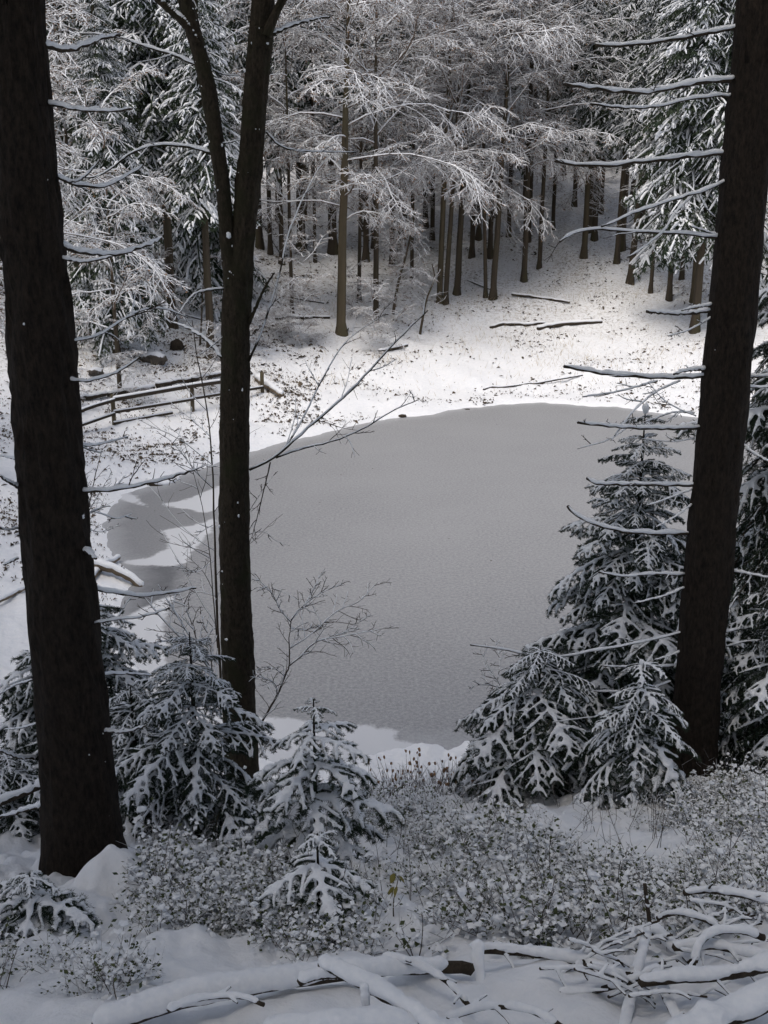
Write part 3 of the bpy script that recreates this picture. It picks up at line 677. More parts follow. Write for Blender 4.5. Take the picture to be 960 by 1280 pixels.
on_depth_log("broken_branch", "thin snowy branch lying between the slanting branch and the log pile's hanging stick", [(480,1195,3.35),(520,1205,3.3),(560,1228,3.2),(590,1262,3.1)], 3, .011, .009, 51, "branch", 1.0, 1.4, 3)
on_depth_log("broken_branch", "slim snowy branch leaning across the lower left snow", [(210,1262,2.95),(250,1248,3.0),(300,1246,3.0),(330,1256,2.95)], 3, .010, .007, 52, "branch", 1.0, 1.4, 2)
on_depth_log("broken_branch", "snowy branch crossing in front of the hanging stick", [(560,1272,3.0),(610,1258,3.05),(660,1262,3.05),(705,1285,2.95)], 3, .012, .010, 53, "branch", 1.0, 1.4, 3)
on_depth_log("broken_branch", "broken branch thick with snow slanting down right, its dark underside showing", [(402,1203,3.0),(450,1226,2.9),(505,1258,2.8),(570,1305,2.65)], 3, .021, .024, 23, "branch", 1.0, 1.3)
on_depth_log("broken_branch", "short dark stub branch leaning on the slanting snowy branch", [(374,1226,2.95),(398,1219,2.96),(428,1218,2.98)], 3, .016, .013, 24, "branch", 1.0, 1.25)
on_depth_log("broken_branch", "short snowy peg standing below the slanting branch", [(455,1232,2.85),(457,1250,2.84),(458,1272,2.82)], 3, .011, .008, 25, "branch", 1.0, 1.5)
on_depth_log("broken_branch", "long curved branch with a snow ridge spanning between the two log piles", [(592,1186,3.6),(640,1188,3.6),(700,1196,3.55),(745,1208,3.5),(785,1222,3.4)], 3, .019, .017, 26, "branch", 1.0, 1.25, 3)
on_depth_log("broken_branch", "snow plastered stick hanging down from the left end of the curved branch", [(597,1178,3.55),(598,1215,3.45),(600,1250,3.35),(598,1300,3.2)], 3, .016, .014, 27, "branch", 1.0, 1.3)
on_depth_log("broken_branch", "upright snow plastered stick in the middle of the brush pile", [(812,1158,3.7),(803,1190,3.5),(792,1235,3.3),(776,1300,3.0)], 3, .015, .015, 28, "branch", 1.0, 1.3)
on_depth_log("broken_branch", "bare dark stem poking up from the brush pile's peak", [(806,1105,3.8),(809,1130,3.8),(813,1160,3.75)], 3, .008, .009, 29, "branch", .6, 1.0)
on_depth_log("broken_branch", "highest branch of the brush pile, running out at the right edge", [(855,1116,4.0),(885,1113,4.0),(920,1117,3.9),(985,1130,3.8)], 3, .013, .016, 30, "branch", 1.0, 1.3, 4)
on_depth_log("broken_branch", "thin arched branch curving over the upper side of the brush pile", [(822,1148,3.85),(845,1141,3.8),(875,1147,3.75),(902,1160,3.7)], 3, .010, .012, 31, "branch", 1.0, 1.3, 2)
on_depth_log("broken_branch", "hooped snowy branch looping in the upper right of the brush pile", [(868,1202,3.4),(874,1180,3.45),(892,1166,3.5),(925,1163,3.5),(955,1172,3.5)], 3, .013, .013, 32, "branch", 1.0, 1.3)
on_depth_log("broken_branch", "level snowy branch crossing below the hooped branch", [(842,1184,3.5),(890,1182,3.5),(930,1190,3.45),(985,1204,3.4)], 3, .015, .015, 33, "branch", 1.0, 1.3, 3)
on_depth_log("broken_branch", "stout snowy branch rising to the right edge through the brush pile", [(800,1228,3.2),(845,1222,3.2),(900,1218,3.2),(985,1200,3.2)], 3, .018, .026, 34, "branch", 1.0, 1.3, 4)
on_depth_log("fallen_log", "thickest snowy log in the lower right corner", [(835,1300,2.7),(880,1282,2.75),(930,1262,2.8),(995,1235,2.8)], 3, .032, .036, 35, w=1.3)
on_depth_log("broken_branch", "short branch slanting from the brush pile's peak down to its centre", [(815,1160,3.65),(838,1180,3.6),(868,1205,3.5)], 3, .020, .015, 36, "branch", 1.0, 1.3)
on_depth_log("broken_branch", "slim branch rising from the left into the brush pile's peak", [(752,1192,3.6),(780,1178,3.65),(815,1160,3.7)], 3, .010, .013, 37, "branch", 1.0, 1.3)
on_depth_log("broken_branch", "bent snowy branch dropping out of the picture under the brush pile", [(822,1215,3.3),(832,1245,3.2),(845,1272,3.1),(850,1305,3.0)], 3, .017, .014, 38, "branch", 1.0, 1.3, 3)
on_depth_log("broken_branch", "forked snowy branch crossing behind the upright stick, low in the pile", [(700,1240,3.3),(745,1238,3.3),(790,1225,3.3),(830,1205,3.4)], 3, .010, .013, 39, "branch", 1.0, 1.3, 5)
on_depth_log("broken_branch", "short pale branch pointing down left under the curved branch", [(690,1222,3.45),(708,1212,3.45),(730,1202,3.5)], 3, .008, .009, 40, "branch", 1.0, 1.3)
on_depth_log("broken_branch", "snowy branch at the left edge slanting up behind the left trunk", [(-20,1010,6.6),(20,995,6.7),(60,978,6.8)], 3, .03, .026, 41, "branch", 1.0, 1.2)
brush_rng = np.random.default_rng(77)
for k in range(20):
    x = 740 + 200 * brush_rng.random(); y = 1135 + 120 * brush_rng.random(); D = np.interp(y, [1120, 1260], [4.0, 3.05]); a = brush_rng.uniform(-.9, .9); l = brush_rng.uniform(40, 75)
    on_depth_log("brush_stick", "thin snow coated stick tangled in the brush pile", [(x - l * math.cos(a), y + l * math.sin(a) * .6, D), (x, y - 6, D), (x + l * math.cos(a), y - l * math.sin(a) * .6, D)], 3, .006, .004, 700 + k, "stick", 1.0, 1.5, 4, group="thin sticks tangled in the brush pile")

# ------------------------------------------------------------------ snowy undergrowth (uncountable)
def undergrowth():
    rng = np.random.default_rng(900); near, far = [], []
    for v in range(6):
        n = 8; az = rng.random(n) * 6.28; el = rng.uniform(.6, 1.3, n)
        d = np.column_stack([np.cos(az) * np.cos(el), np.sin(az) * np.cos(el), np.sin(el)]); L = rng.uniform(.10, .24, n)
        P = grow(rng.normal(0, .03, (n, 3)) * [1, 1, 0], d, L, 5, rng, .12, (0, 0, -.35)); C, cl = spawn(P, L, 3, .3, 1, .45, R(50), rng, 3, .15, (0, 0, 0), .5, .4)
        A = np.concatenate([P[:, 2:].reshape(-1, 3), C[:, 1:].reshape(-1, 3)])
        base = [(*tubes(P, radii(n, 5, .0022, .0012), 3, cap=False), 0), (*tubes(C, radii(len(C), 3, .0013, .0009), 3, cap=False), 0)]
        def leaf(c, m, lo, hi, tilt):
            dd = norm(rng.normal(0, 1, (m, 3)) * [1, 1, tilt]); s = norm(np.cross(dd, np.array([0, 0, 1.0]) + rng.normal(0, .35, (m, 3)))); return dd, s, rng.uniform(lo, hi, (m, 1))
        m = 46; c = A[rng.integers(0, len(A), m)] + rng.normal(0, .006, (m, 3)); dd, s, ll = leaf(c, m, .010, .026, .6)
        V = np.stack([c, c + dd * ll * .5 + s * ll * .35, c + dd * ll, c + dd * ll * .5 - s * ll * .35], 1).reshape(-1, 3); base.append((V, np.arange(m * 4).reshape(-1, 4), 1))
        # a little cushion of snow on leaves and twig forks
        m = 64; c = A[rng.integers(0, len(A), m)] + rng.normal(0, .010, (m, 3)) + [0, 0, .004]; dd, s, ll = leaf(c, m, .010, .034, .35); up = np.array([0, 0, 1.0])
        V = np.stack([c - dd * ll * .55, c + s * ll * .36, c + dd * ll * .5, c - s * ll * .42, c + up * ll * rng.uniform(.22, .45, (m, 1))], 1).reshape(-1, 3)
        T = np.array([[0, 3, 4], [3, 2, 4], [2, 1, 4], [1, 0, 4]]); base.append((V, (T[None] + (np.arange(m) * 5)[:, None, None]).reshape(-1, 3), 2))
        c = A[rng.integers(0, len(A), 2)]; q = rng.uniform(.006, .016, (2, 3)) * [1.5, 1.2, .6]; base.append((*blobs(c, q, rng, 1, .22), 2))
        near.append(base); far.append(base)
    out = []
    zones = [(470, 960, 4.6, 8.2, 360), (190, 330, 4.1, 5.6, 110), (300, 480, 3.7, 5.2, 50), (-20, 190, 3.3, 3.9, 40), (520, 980, 3.9, 5.0, 125), (880, 990, 6.5, 10.5, 55), (440, 640, 6.0, 8.0, 50)]
    for (a, b, d0, d1, n) in zones:
        px = rng.uniform(a, b, n); D = rng.uniform(d0, d1, n); xs = (px - 480) / F * (D * cp + (EYE - (6.4 - .47 * D)) * sp); hz = H(xs, D)
        cl = vnoise(xs * 1.3, D * 1.3, 44)
        for i in range(n):
            if cl[i] + .35 * vnoise(np.array([xs[i] * 4]), np.array([D[i] * 4]), 61)[0] < -.13: continue
            sc = rng.uniform(.6, 1.15) * (1.05 + 1.2 * cl[i]) * (1.0 if D[i] < 7 else 1.15); y = rng.random() * 6.28; kit = near if D[i] < 4.9 else far
            for (V, Fc, m) in kit[rng.integers(6)]: out.append((place(V, (xs[i], D[i], hz[i] - .02), y, 0, sc), Fc, m))
    n = 260; px = rng.uniform(180, 960, n); D = rng.uniform(3.9, 8.3, n); xs = (px - 480) / F * (D * cp + (EYE - (6.4 - .47 * D)) * sp); hz = H(xs, D)
    P = grow(np.column_stack([xs, D, hz - .03]), np.column_stack([rng.normal(0, .35, n), rng.normal(0, .35, n), np.ones(n)]), rng.uniform(.18, .48, n), 6, rng, .10)
    C, cl = spawn(P, np.full(n, .3), 4, .35, 1, .45, R(42), rng, 4, .12, (0, 0, .1), .5, .4)
    out += [(*tubes(P, radii(n, 6, .0026, .0014), 3, cap=False), 0), (*tubes(C, radii(len(C), 4, .0016, .001), 3, cap=False), 0)]
    o = build("undergrowth", out, [M_TWD, M_BERRY, MS]); o['kind'] = 'stuff'; o['label'] = "low snowy bilberry undergrowth covering the slope"
undergrowth()
# taller dry stalks and the yellow-leaved shoot
def stalk(label, px, D, py_top, seed, leaf=None, name="dry_stalk", r=.0028, tw=4, group=None, dx=0):
    rng = np.random.default_rng(seed); b = foot(px, D); h = z_at(py_top, D) - b[2]; P = grow(np.zeros((1, 3)), np.array([[dx, 0, 1.0]]), np.array([h]), 8, rng, .05)
    C, cl = spawn(P, np.array([h]), tw, .4, 1, .35, R(40), rng, 4, .1, (0, 0, .2), .5, .4)
    t = thing(name, label, "plant", tuple(b), group)
    build("stem", [(*tubes(P, radii(1, 8, r, r * .5), 5), 0), (*tubes(C, radii(len(C), 4, r * .5, r * .3), 3), 0)], [M_TWD], t)
    if leaf:
        for k in range(leaf):
            c = C[k % len(C), -1]; L = .035; me = np.array([[0, 0, 0], [.4, .35, -.1], [.8, .28, -.25], [1.1, 0, -.5], [.8, -.28, -.25], [.4, -.35, -.1]]) * L * 1.2
            put("leaf", build("leaf", [(me, np.array([[0, 1, 2, 3], [0, 3, 4, 5]]), 0)], [M_YEL], link=False), t, tuple(c), (rng.normal(0, .4), .5, rng.random() * 6.28))
    return t
stalk("thin shoot with yellowing leaves left over beside the spruce saplings", 492, 4.3, 1092, 801, 5, "leafy_shoot", .0035, 4)
stalk("bent thin stem poking out of the snow in the centre of the slope", 690, 4.8, 1040, 802, dx=-.1)
stalk("crooked bare stem left of the brush pile's peak", 762, 4.2, 1070, 803, dx=-.25, tw=2)
stalk("forked dead stalk in the snow at the bottom left", 148, 3.2, 1218, 804, dx=-.3, tw=2)
stalk("thin bare stalk leaning at the lower left edge", 8, 3.6, 1180, 805, dx=.3, tw=2)

# dry weeds at the near shore
def weeds():
    rng = np.random.default_rng(33); n = 230; px = rng.normal(535, 50, n); D = rng.uniform(8.4, 10.6, n); x = (px - 480) / F * (D * cp + 6.2 * sp); z = H(x, D)
    d = np.column_stack([rng.normal(0, .3, n), rng.normal(0, .3, n), np.ones(n)]); L = rng.uniform(.15, .42, n)
    P = grow(np.column_stack([x, D, z - .03]), d, L, 4, rng, .1); V, Fc = tubes(P, radii(n, 4, .0035, .002), 3)
    C = P[:, -1]; C = C[rng.random(n) < .45]; m = len(C)
    parts = [(V, Fc, 0), (*blobs(C, rng.uniform(.006, .016, (m, 1)) * np.array([[1, 1, 1.6]]), rng, 0, .3), 1)]
    C = P[:, 2]; C = C[rng.random(n) < .5]; m = len(C); parts.append((*blobs(C, rng.uniform(.01, .02, (m, 1)) * np.array([[1, 1, .7]]), rng, 0, .3), 2))
    o = build("dry_weeds", parts, [M_TWD, M_LEAF, MS]); o['kind'] = 'stuff'; o['label'] = "dry brown weeds poking through snow at the near shore"
weeds()

# ------------------------------------------------------------------ litter and straw on the far banks
def litter():
    rng = np.random.default_rng(55)
    n = 120000; px = rng.uniform(60, 900, n); py = rng.uniform(300, 600, n)
    # project onto the terrain by table: sample distance instead
    D = rng.uniform(17, 75, n) ** 1.0; x = rng.uniform(-.38, .34, n) * D; z = H(x, D); s = pond_sd(x, D)
    dens = np.where(x < -.06 * D, 1.0, .20) * sstep(s, .15, 1.2) * np.clip(.75 + 3.4 * fbm(x * .55, D * .55, 4, 71), .12, 1.9) * sstep(D, 21, 25) * .72
    shore = np.exp(-((s - .5) / .5) ** 2) * np.clip(3 * fbm(x * .5 + 7, D * .5, 3, 31), 0, .6)
    k = (rng.random(n) < np.maximum(dens, shore)) & (s > .12)
    x, y, z = x[k], D[k], z[k]; n = len(x); c = np.column_stack([x, y, z + .01]); sz = (.02 + .10 * rng.random((n, 1)) ** 3) * (.55 + y[:, None] / 70)
    a = rng.random(n) * 6.28; u = np.column_stack([np.cos(a), np.sin(a), rng.normal(0, .35, n)]); v = np.column_stack([-np.sin(a), np.cos(a), rng.normal(0, .4, n)]) * .4
    V = np.stack([c - u * sz, c + v * sz + [0, 0, .03], c + u * sz * .8, c - v * sz + [0, 0, .05]], 1).reshape(-1, 3)
    o = build("leaf_litter", [(V, np.arange(n * 4).reshape(-1, 4), 0)], [M_DARK], smooth=False); o['kind'] = 'stuff'; o['label'] = "dark leaves and bark bits sticking out of thin snow"
    n = 30000; D = rng.uniform(27, 80, n); x = rng.uniform(-.33, .36, n) * D; z = H(x, D); s = pond_sd(x, D)
    pr = sstep(s, .6, 6) * (.25 + .9 * (fbm(x * .35, D * .35, 3, 91) > .05)) * np.where(x > .08 * D, 1, .8); k = rng.random(n) < pr
    x, y, z = x[k], D[k], z[k]; n = len(x); h = rng.uniform(.10, .38, (n, 1)); c = np.column_stack([x, y, z - .02]); a = rng.random(n) * 6.28
    w = np.column_stack([np.cos(a), np.sin(a), np.zeros(n)]) * .009; tip = np.column_stack([rng.normal(0, .6, n), rng.normal(0, .6, n), np.ones(n)]) * h
    V = np.stack([c - w, c + w, c + tip], 1).reshape(-1, 3)
    o = build("dead_grass", [(V, np.arange(n * 3).reshape(-1, 3), 0)], [M_GRASS]); o['kind'] = 'stuff'; o['label'] = "straw coloured grass tips showing through the clearing's snow"
litter()

# ------------------------------------------------------------------ fence, logs and stones on the far bank
def ground_log(name, label, a, b, r, seed, cat="log", lift=.6, mt=None, group=None, mid=None, snow=True, lifts=None):
    """a log between two pixels of the far bank, resting on the ground"""
    rng = np.random.default_rng(seed); A, B = ground_at(*a), ground_at(*b); pts = [A, B]
    if mid: pts = [A, ground_at(*mid), B]
    P = smooth_line(np.array(pts), 14); gz = H(P[:, 0], P[:, 1]); P[:, 2] = np.maximum(P[:, 2], gz - r * .2) + r * lift
    if lifts: P[:, 2] += np.linspace(lifts[0], lifts[1], 14)
    base = P[0].copy(); Q = P - base; rr = np.linspace(r, r * .75, 14) * (1 + rng.normal(0, .06, 14))
    t = thing(name, label, cat, tuple(base), group)
    build("wood", [(*tubes(Q, rr, 8), 0)], [mt or M_WOOD], t)
    if snow: build("snow", [(*tubes(Q + np.array([0, 0, 1]) * rr[:, None] * .6, rr * (.9 + .25 * rng.random(14)), 7, .7, .1), 0)], [MS], t)
    return t
ground_log("fallen_log", "long dark log lying on the bright clearing above the ice, left half", (613,411), (682,407), .12, 1, mt=MB_BR)
ground_log("fallen_log", "long dark log on the bright clearing, right half with forked foot", (672,413), (752,405), .13, 2, mt=MB_BR, mid=(706,407))
ground_log("fallen_log", "thin log slanting down the slope above the long dark logs", (640,369), (712,380), .09, 3, mt=MB_BR)
ground_log("fallen_branch", "thin dark branch at the far shore, left piece", (604,488), (672,480), .05, 4, "branch", mt=MB_BR)
ground_log("fallen_branch", "thin dark branch at the far shore, right piece", (672,480), (728,471), .05, 5, "branch", mt=MB_BR)
ground_log("fallen_log", "short dark log in the left of the clearing", (474,442), (509,434), .10, 6, mt=MB_BR)
ground_log("fallen_log", "log lying behind the fence under the leaning saplings", (345,400), (412,399), .11, 7, mt=MB_BR)
ground_log("fallen_branch", "stick lying in the snow left of the bare saplings", (356,372), (405,380), .05, 8, "branch", mt=MB_BR)
ground_log("fallen_branch", "stick beside the trunk cluster in the middle of the stand", (585,352), (612,362), .06, 9, "branch", mt=MB_BR)
ground_log("fallen_log", "cut log with dark round end right of the fence", (322,476), (352,497), .16, 10)
ground_log("snowy_log", "thick white log jutting from the left bank over thin ice", (104,712), (178,742), .11, 11, lift=1.4, lifts=(.1, .0))
ground_log("snowy_log", "snow capped dark log curved at the ice edge on the left", (185,605), (222,604), .13, 12, lift=.4, mt=MB_BR, mid=(204,611))
ground_log("snowy_log", "short white log leaning beside the longer white log on the left bank", (110,730), (148,702), .08, 13, lift=1.2)
ground_log("fallen_log", "snowy log on the left bank at the picture's left edge", (-10,760), (34,738), .06, 14, lift=1.2)
ground_log("fallen_branch", "small fallen branch above the fence near the stones", (232,395), (262,403), .05, 15, "branch", mt=MB_BR)

def fence():
    t = thing("wooden_fence", "low snow topped wooden railing on the left bank above the ice", "fence", tuple(ground_at(143, 531)))
    off = np.array(t.location); posts = []
    for (px, py, top) in ((91, 548, 512), (143, 531, 494), (241, 514, 485), (328, 490, 466)):
        g = ground_at(px, py); d = g[1] * cp + (EYE - g[2]) * sp; zt = z_at(top, g[1]); posts.append((g, zt))
        P = np.array([[g[0], g[1], g[2] - .2], [g[0], g[1], zt]]) - off; P = smooth_line(P, 4)
        build("post", [(*tubes(P, np.full(4, .075), 8), 0)], [MB_FAR2], t)
    def rail(pts, r, s=1.0):
        W = []
        for (px, py, k) in pts:
            g0 = np.array([posts[i][0][0] for i in range(4)]); y0_ = np.interp(px, [91, 143, 241, 328], [posts[i][0][1] for i in range(4)]) - .1
            z = z_at(py, y0_); W.append((x_at(px, y0_, z), y0_, z))
        P = smooth_line(np.array(W) - off, 16); rr = np.full(16, r)
        o = build("rail", [(*tubes(P, rr, 8), 0)], [MB_BR], t)
        build("snow", [(*tubes(P + [0, 0, r * .75], rr * s * .85, 7, .55, .1), 0)], [MS], o)
    rail([(78, 524, 0), (110, 510, 0), (143, 500, 0)], .07, 1.05); rail([(143, 499, 0), (200, 489, 0), (241, 482, 0), (290, 475, 0)], .085, 1.1)
    rail([(80, 539, 0), (143, 517, 0)], .06, 1.05); rail([(143, 515, 0), (241, 499, 0)], .06, 1.05); rail([(241, 498, 0), (328, 484, 0)], .06, 1.05); rail([(143, 529, 0), (215, 516, 0)], .06, 1.05)
    rail([(181, 521, 0), (198, 548, 0)], .045)
fence()
for i, (a, b) in enumerate((((92,505),(132,497)),((136,497),(192,488)),((196,487),(238,479)),((240,478),(278,471)))):
    ground_log("edging_log", ["first", "second", "third", "last"][i] + " dark edging log from the left in the row behind the railing", a, b, .12, 30 + i, mt=MB_BR, lift=1.0, group="edging logs behind the railing")
def rock(label, px, py, s, seed, mt=None):
    rng = np.random.default_rng(seed); g = ground_at(px, py); V, Fc = blobs(np.zeros((1, 3)), np.array([s]), rng, 2, .09)
    o = build("boulder", [(V, Fc, 0)], [mt or M_ROCK]); o.location = tuple(g + [0, 0, s[2] * .35]); tag(o, label, "rock")
rock("snow covered boulder on the left slope above the railing", 192, 452, (.55, .45, .32), 1)
rock("smaller boulder with a bare dark side next to the snow covered one", 221, 436, (.30, .32, .30), 2, MB_BR)
rock("little dark stone at the shore between ice and fence", 120, 468, (.28, .25, .2), 3)
rock("small dark lump on the ice edge below the leaning branches", 503, 522, (.16, .14, .06), 4, MB_BR)
rock("small dark lump at the far ice edge", 583, 518, (.34, .22, .12), 5, MB_BR)
def scraps():
    rng = np.random.default_rng(8); n = 70; x = rng.uniform(-8, 9, n); y = rng.uniform(17, 40, n); k = pond_sd(x, y) < -.3; x, y = x[k], y[k]; n = len(x)
    a = rng.random(n) * 6.28; sz = rng.uniform(.012, .04, (n, 1)); c = np.column_stack([x, y, np.full(n, .006)]); u = np.column_stack([np.cos(a), np.sin(a), rng.random(n) * .3]); v = np.column_stack([-np.sin(a), np.cos(a), rng.random(n) * .5]) * .4
    o = build("leaf_scraps", [(np.stack([c - u * sz, c + v * sz, c + u * sz, c - v * sz], 1).reshape(-1, 3), np.arange(n * 4).reshape(-1, 4), 0)], [M_DARK], smooth=False); o['kind'] = 'stuff'; o['label'] = "tiny leaf scraps frozen onto the ice"
scraps()
rock("fallen scrap lying out on the open ice", 586, 667, (.15, .12, .05), 6, MB_BR)

# ------------------------------------------------------------------ background trees
def finger_bough(seed, nl=9, fine=True):
    """low detail snow-laden bough, unit length"""
    rng = np.random.default_rng(seed); parts = []
    s = np.linspace(.16, 1, nl); S, D, L = [], [], []
    for k, t in enumerate(s):
        for sd in (-1, 0, 1):
            if sd == 0 and k % 2: continue
            S.append((t * .92, rng.normal(0, .02), .06 * t - .38 * t * t + rng.normal(0, .03))); a = R(62 - 24 * t) * rng.uniform(.8, 1.2)
            D.append((math.cos(a), sd * math.sin(a), rng.normal(-.1, .2))); L.append((.38 * (1 - t) + .12) * (.6 + .7 * rng.random()) * (1 if sd else .8))
    S, D, L = map(np.array, (S, D, L)); P = grow(S, D, L, 4, rng, .12, (0, 0, -1.0)); n = len(P)
    C, cl = spawn(P[::2] if fine else P[:1], (L[::2] if fine else L[:1]), 2, .3, .9, .5, R(50), rng, 3, .1, (0, 0, -.6), .2, .3)
    rr = np.array([[.8, 1, 1.0, .5]]) * (rng.uniform(.011, .024, (n, 1)) if fine else rng.uniform(.016, .030, (n, 1))) * (1 + rng.normal(0, .25, (n, 4)).clip(-.5, .5))
    keep = rng.random(n) < .88
    Q = P[keep]; parts.append((*tubes(Q, rr[keep], 4, .8, .5, cap=fine), 1))
    rc = np.array([[1, 1.1, .5]]) * rng.uniform(.008, .018, (len(C), 1)); kc = rng.random(len(C)) < .8
    parts.append((*tubes(C[kc], rc[kc], 4, .8, .5, cap=False), 1))
    parts.append((*needles(P, L, 50 if fine else 26, .085 if fine else .11, .024 if fine else .040, rng, .9, .4), 0)); parts.append((*needles(C, cl, 50, .07, .02, rng, .9, .4), 0))
    ax = np.stack([np.linspace(0, 1, 5), np.zeros(5), .06 * np.linspace(0, 1, 5) - .38 * np.linspace(0, 1, 5) ** 2], 1)[None]
    parts.append((*tubes(ax, radii(1, 5, .014, .005), 4, cap=False), 0)); parts.append((*tubes(ax[:, 1:], radii(1, 4, .018, .014), 4, .8, .8), 1))
    return parts
FB = [finger_bough(60 + i) for i in range(5)]; FBC = [finger_bough(80 + i, 6, False) for i in range(4)]
def conifer_crown(seed, h, r, u0, n, tilt=(.42, -.15), skew=.75, bare=0.0, kit=None):
    kit = kit or FB
    rng = np.random.default_rng(seed); acc = {0: [[], []], 1: [[], []]}; off = {0: 0, 1: 0}; out = []
    for i in range(n):
        u = u0 + (.985 - u0) * ((i + rng.random()) / n) ** .8; ln = (r * (1 - u) ** skew + .25) * (.75 + .4 * rng.random()); az = i * 2.39996 + rng.normal(0, .3)
        for (V, Fc, m) in kit[rng.integers(len(kit))]:
            if m == 1 and u < bare and rng.random() < .9: continue
            out.append((place(V, (0, 0, h * u), az, tilt[0] * (1 - u) + tilt[1] * u + rng.normal(0, .08), np.array([ln, ln, ln])), Fc, m))
    return build("crown", out, [M_NEEDF, MS], link=False)
def beech_crown(seed, h, r, u0, n1, n2=9, n3=7, n4=4, leaf=0.3, el=(-.1, 1.05)):
    rng = np.random.default_rng(seed); u = u0 + (1 - u0) * (np.arange(n1) + rng.random(n1)) / n1
    az = np.arange(n1) * 2.39996 + rng.normal(0, .4, n1); e = rng.uniform(*el, n1) + .35 * u
    d = np.column_stack([np.cos(az) * np.cos(e), np.sin(az) * np.cos(e), np.sin(e)]); L = r * (1.15 - .40 * u) * rng.uniform(.45, 1.35, n1)
    P1 = grow(np.column_stack([np.zeros(n1), np.zeros(n1), u * h]), d, L, 8, rng, .17, (0, 0, -.75))
    P2, L2 = spawn(P1, L, n2, .15, 1, .48, R(42), rng, 6, .12, (0, 0, -.55), .25, .6)
    P3, L3 = spawn(P2, L2, n3, .1, 1, .48, R(40), rng, 4, .14, (0, 0, -.4), .3, .5)
    P4, L4 = spawn(P3, L3, n4, .15, 1, .55, R(38), rng, 3, .15, (0, 0, -.2), .35, .4)
    parts = [(*tubes(P1, radii(len(P1), 8, .055, .016), 5), 0), (*tubes(P2, radii(len(P2), 6, .024, .012), 4), 0), (*tubes(P3, radii(len(P3), 4, .018, .012), 3), 0), (*tubes(P4, radii(len(P4), 3, .013, .009), 3, cap=False), 0)]
    A = P4.reshape(-1, 3); A = A[rng.random(len(A)) < leaf * .9]; m = len(A)
    dd = norm(rng.normal(0, 1, (m, 3)) * [1, 1, .4] - [0, 0, .4]); s = norm(np.cross(dd, rng.normal(0, 1, (m, 3)))); ll = rng.uniform(.05, .10, (m, 1))
    V = np.stack([A, A + dd * ll * .5 + s * ll * .3, A + dd * ll, A + dd * ll * .5 - s * ll * .3], 1).reshape(-1, 3); parts.append((V, np.arange(m * 4).reshape(-1, 4), 1))
    return build("crown", parts, [M_TW, M_LEAF], link=False)
CR_LOW = [conifer_crown(1, 17, 3.6, .10, 190), conifer_crown(2, 17, 3.4, .12, 190)]                       # boughs nearly to the ground
CR_HIGH = [conifer_crown(3, 20, 3.0, .40, 150, kit=FBC), conifer_crown(4, 20, 3.2, .34, 160, kit=FBC)]                     # stand trees, bare below
CR_DARK = [conifer_crown(13, 20, 3.2, .07, 170, bare=.55, kit=FBC), conifer_crown(14, 20, 3.4, .10, 170, bare=.45, kit=FBC)]     # inner stand, sheltered lower boughs free of snow
CR_SHADE = conifer_crown(15, 20, 3.2, .30, 260, kit=FBC)  # dense crown for the unseen spruces, thickened to hold back light
BE = [beech_crown(5, 14, 5.5, .20, 22, n4=5), beech_crown(6, 14, 5.0, .26, 20, n4=5), beech_crown(7, 13, 6.0, .16, 22, n4=5), beech_crown(8, 12, 4.2, .12, 18)]
def trunk_unit(seed, m, top=.25):
    rng = np.random.default_rng(seed); K = 24; z = np.linspace(0, 1, K); P = np.column_stack([.006 * np.cumsum(rng.normal(0, 1, K)) * .3, .006 * np.cumsum(rng.normal(0, 1, K)) * .3, z])
    V, Fq = tubes(P * [1, 1, 1], np.interp(z, [0, .012, .04, .5, 1], [1.55, 1.18, 1.0, .75, top]) * .05, 10)
    # radius 0.05 of unit height; scaled per tree
    return build("trunk", [(V, Fq, 0)], [m], link=False)
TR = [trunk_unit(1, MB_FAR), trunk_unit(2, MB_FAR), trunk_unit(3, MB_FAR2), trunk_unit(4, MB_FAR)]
def deadtwigs(seed, n=40, h=9):
    rng = np.random.default_rng(seed); az = rng.random(n) * 6.28; z = rng.uniform(2.0, h, n); d = np.column_stack([np.cos(az), np.sin(az), rng.normal(-.1, .15, n)])
    L = rng.uniform(.5, 1.6, n); P = grow(np.column_stack([np.zeros(n), np.zeros(n), z]), d, L, 4, rng, .08, (0, 0, -.2)); C, cl = spawn(P, L, 4, .2, 1, .4, R(45), rng, 3, .1, (0, 0, -.2), .2, .4)
    return build("dead_twigs", [(*tubes(P, radii(n, 4, .016, .008), 4), 0), (*tubes(C, radii(len(C), 3, .010, .007), 3), 0)], [M_TW], link=False)
DT = [deadtwigs(1), deadtwigs(2)]
def bg_tree(name, label, base, rad, h, tr, crown, cscale=(1, 1, 1), yaw=0.0, lean=(0, 0), group=None, twigs=None, cat="tree", cz=0.0):
    t = thing(name, label, cat, (base[0], base[1], base[2] - .15), group, (lean[1], lean[0], 0))
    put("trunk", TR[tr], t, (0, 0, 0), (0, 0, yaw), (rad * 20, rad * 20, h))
    if crown is not None: put("crown", crown, t, (0, 0, cz), (0, 0, yaw), cscale)
    if twigs is not None:
        o = put("dead_twigs", DT[twigs], t, (0, 0, 0), (0, 0, yaw)); o['kind'] = 'stuff'
    return t
trees_rng = np.random.default_rng(123)
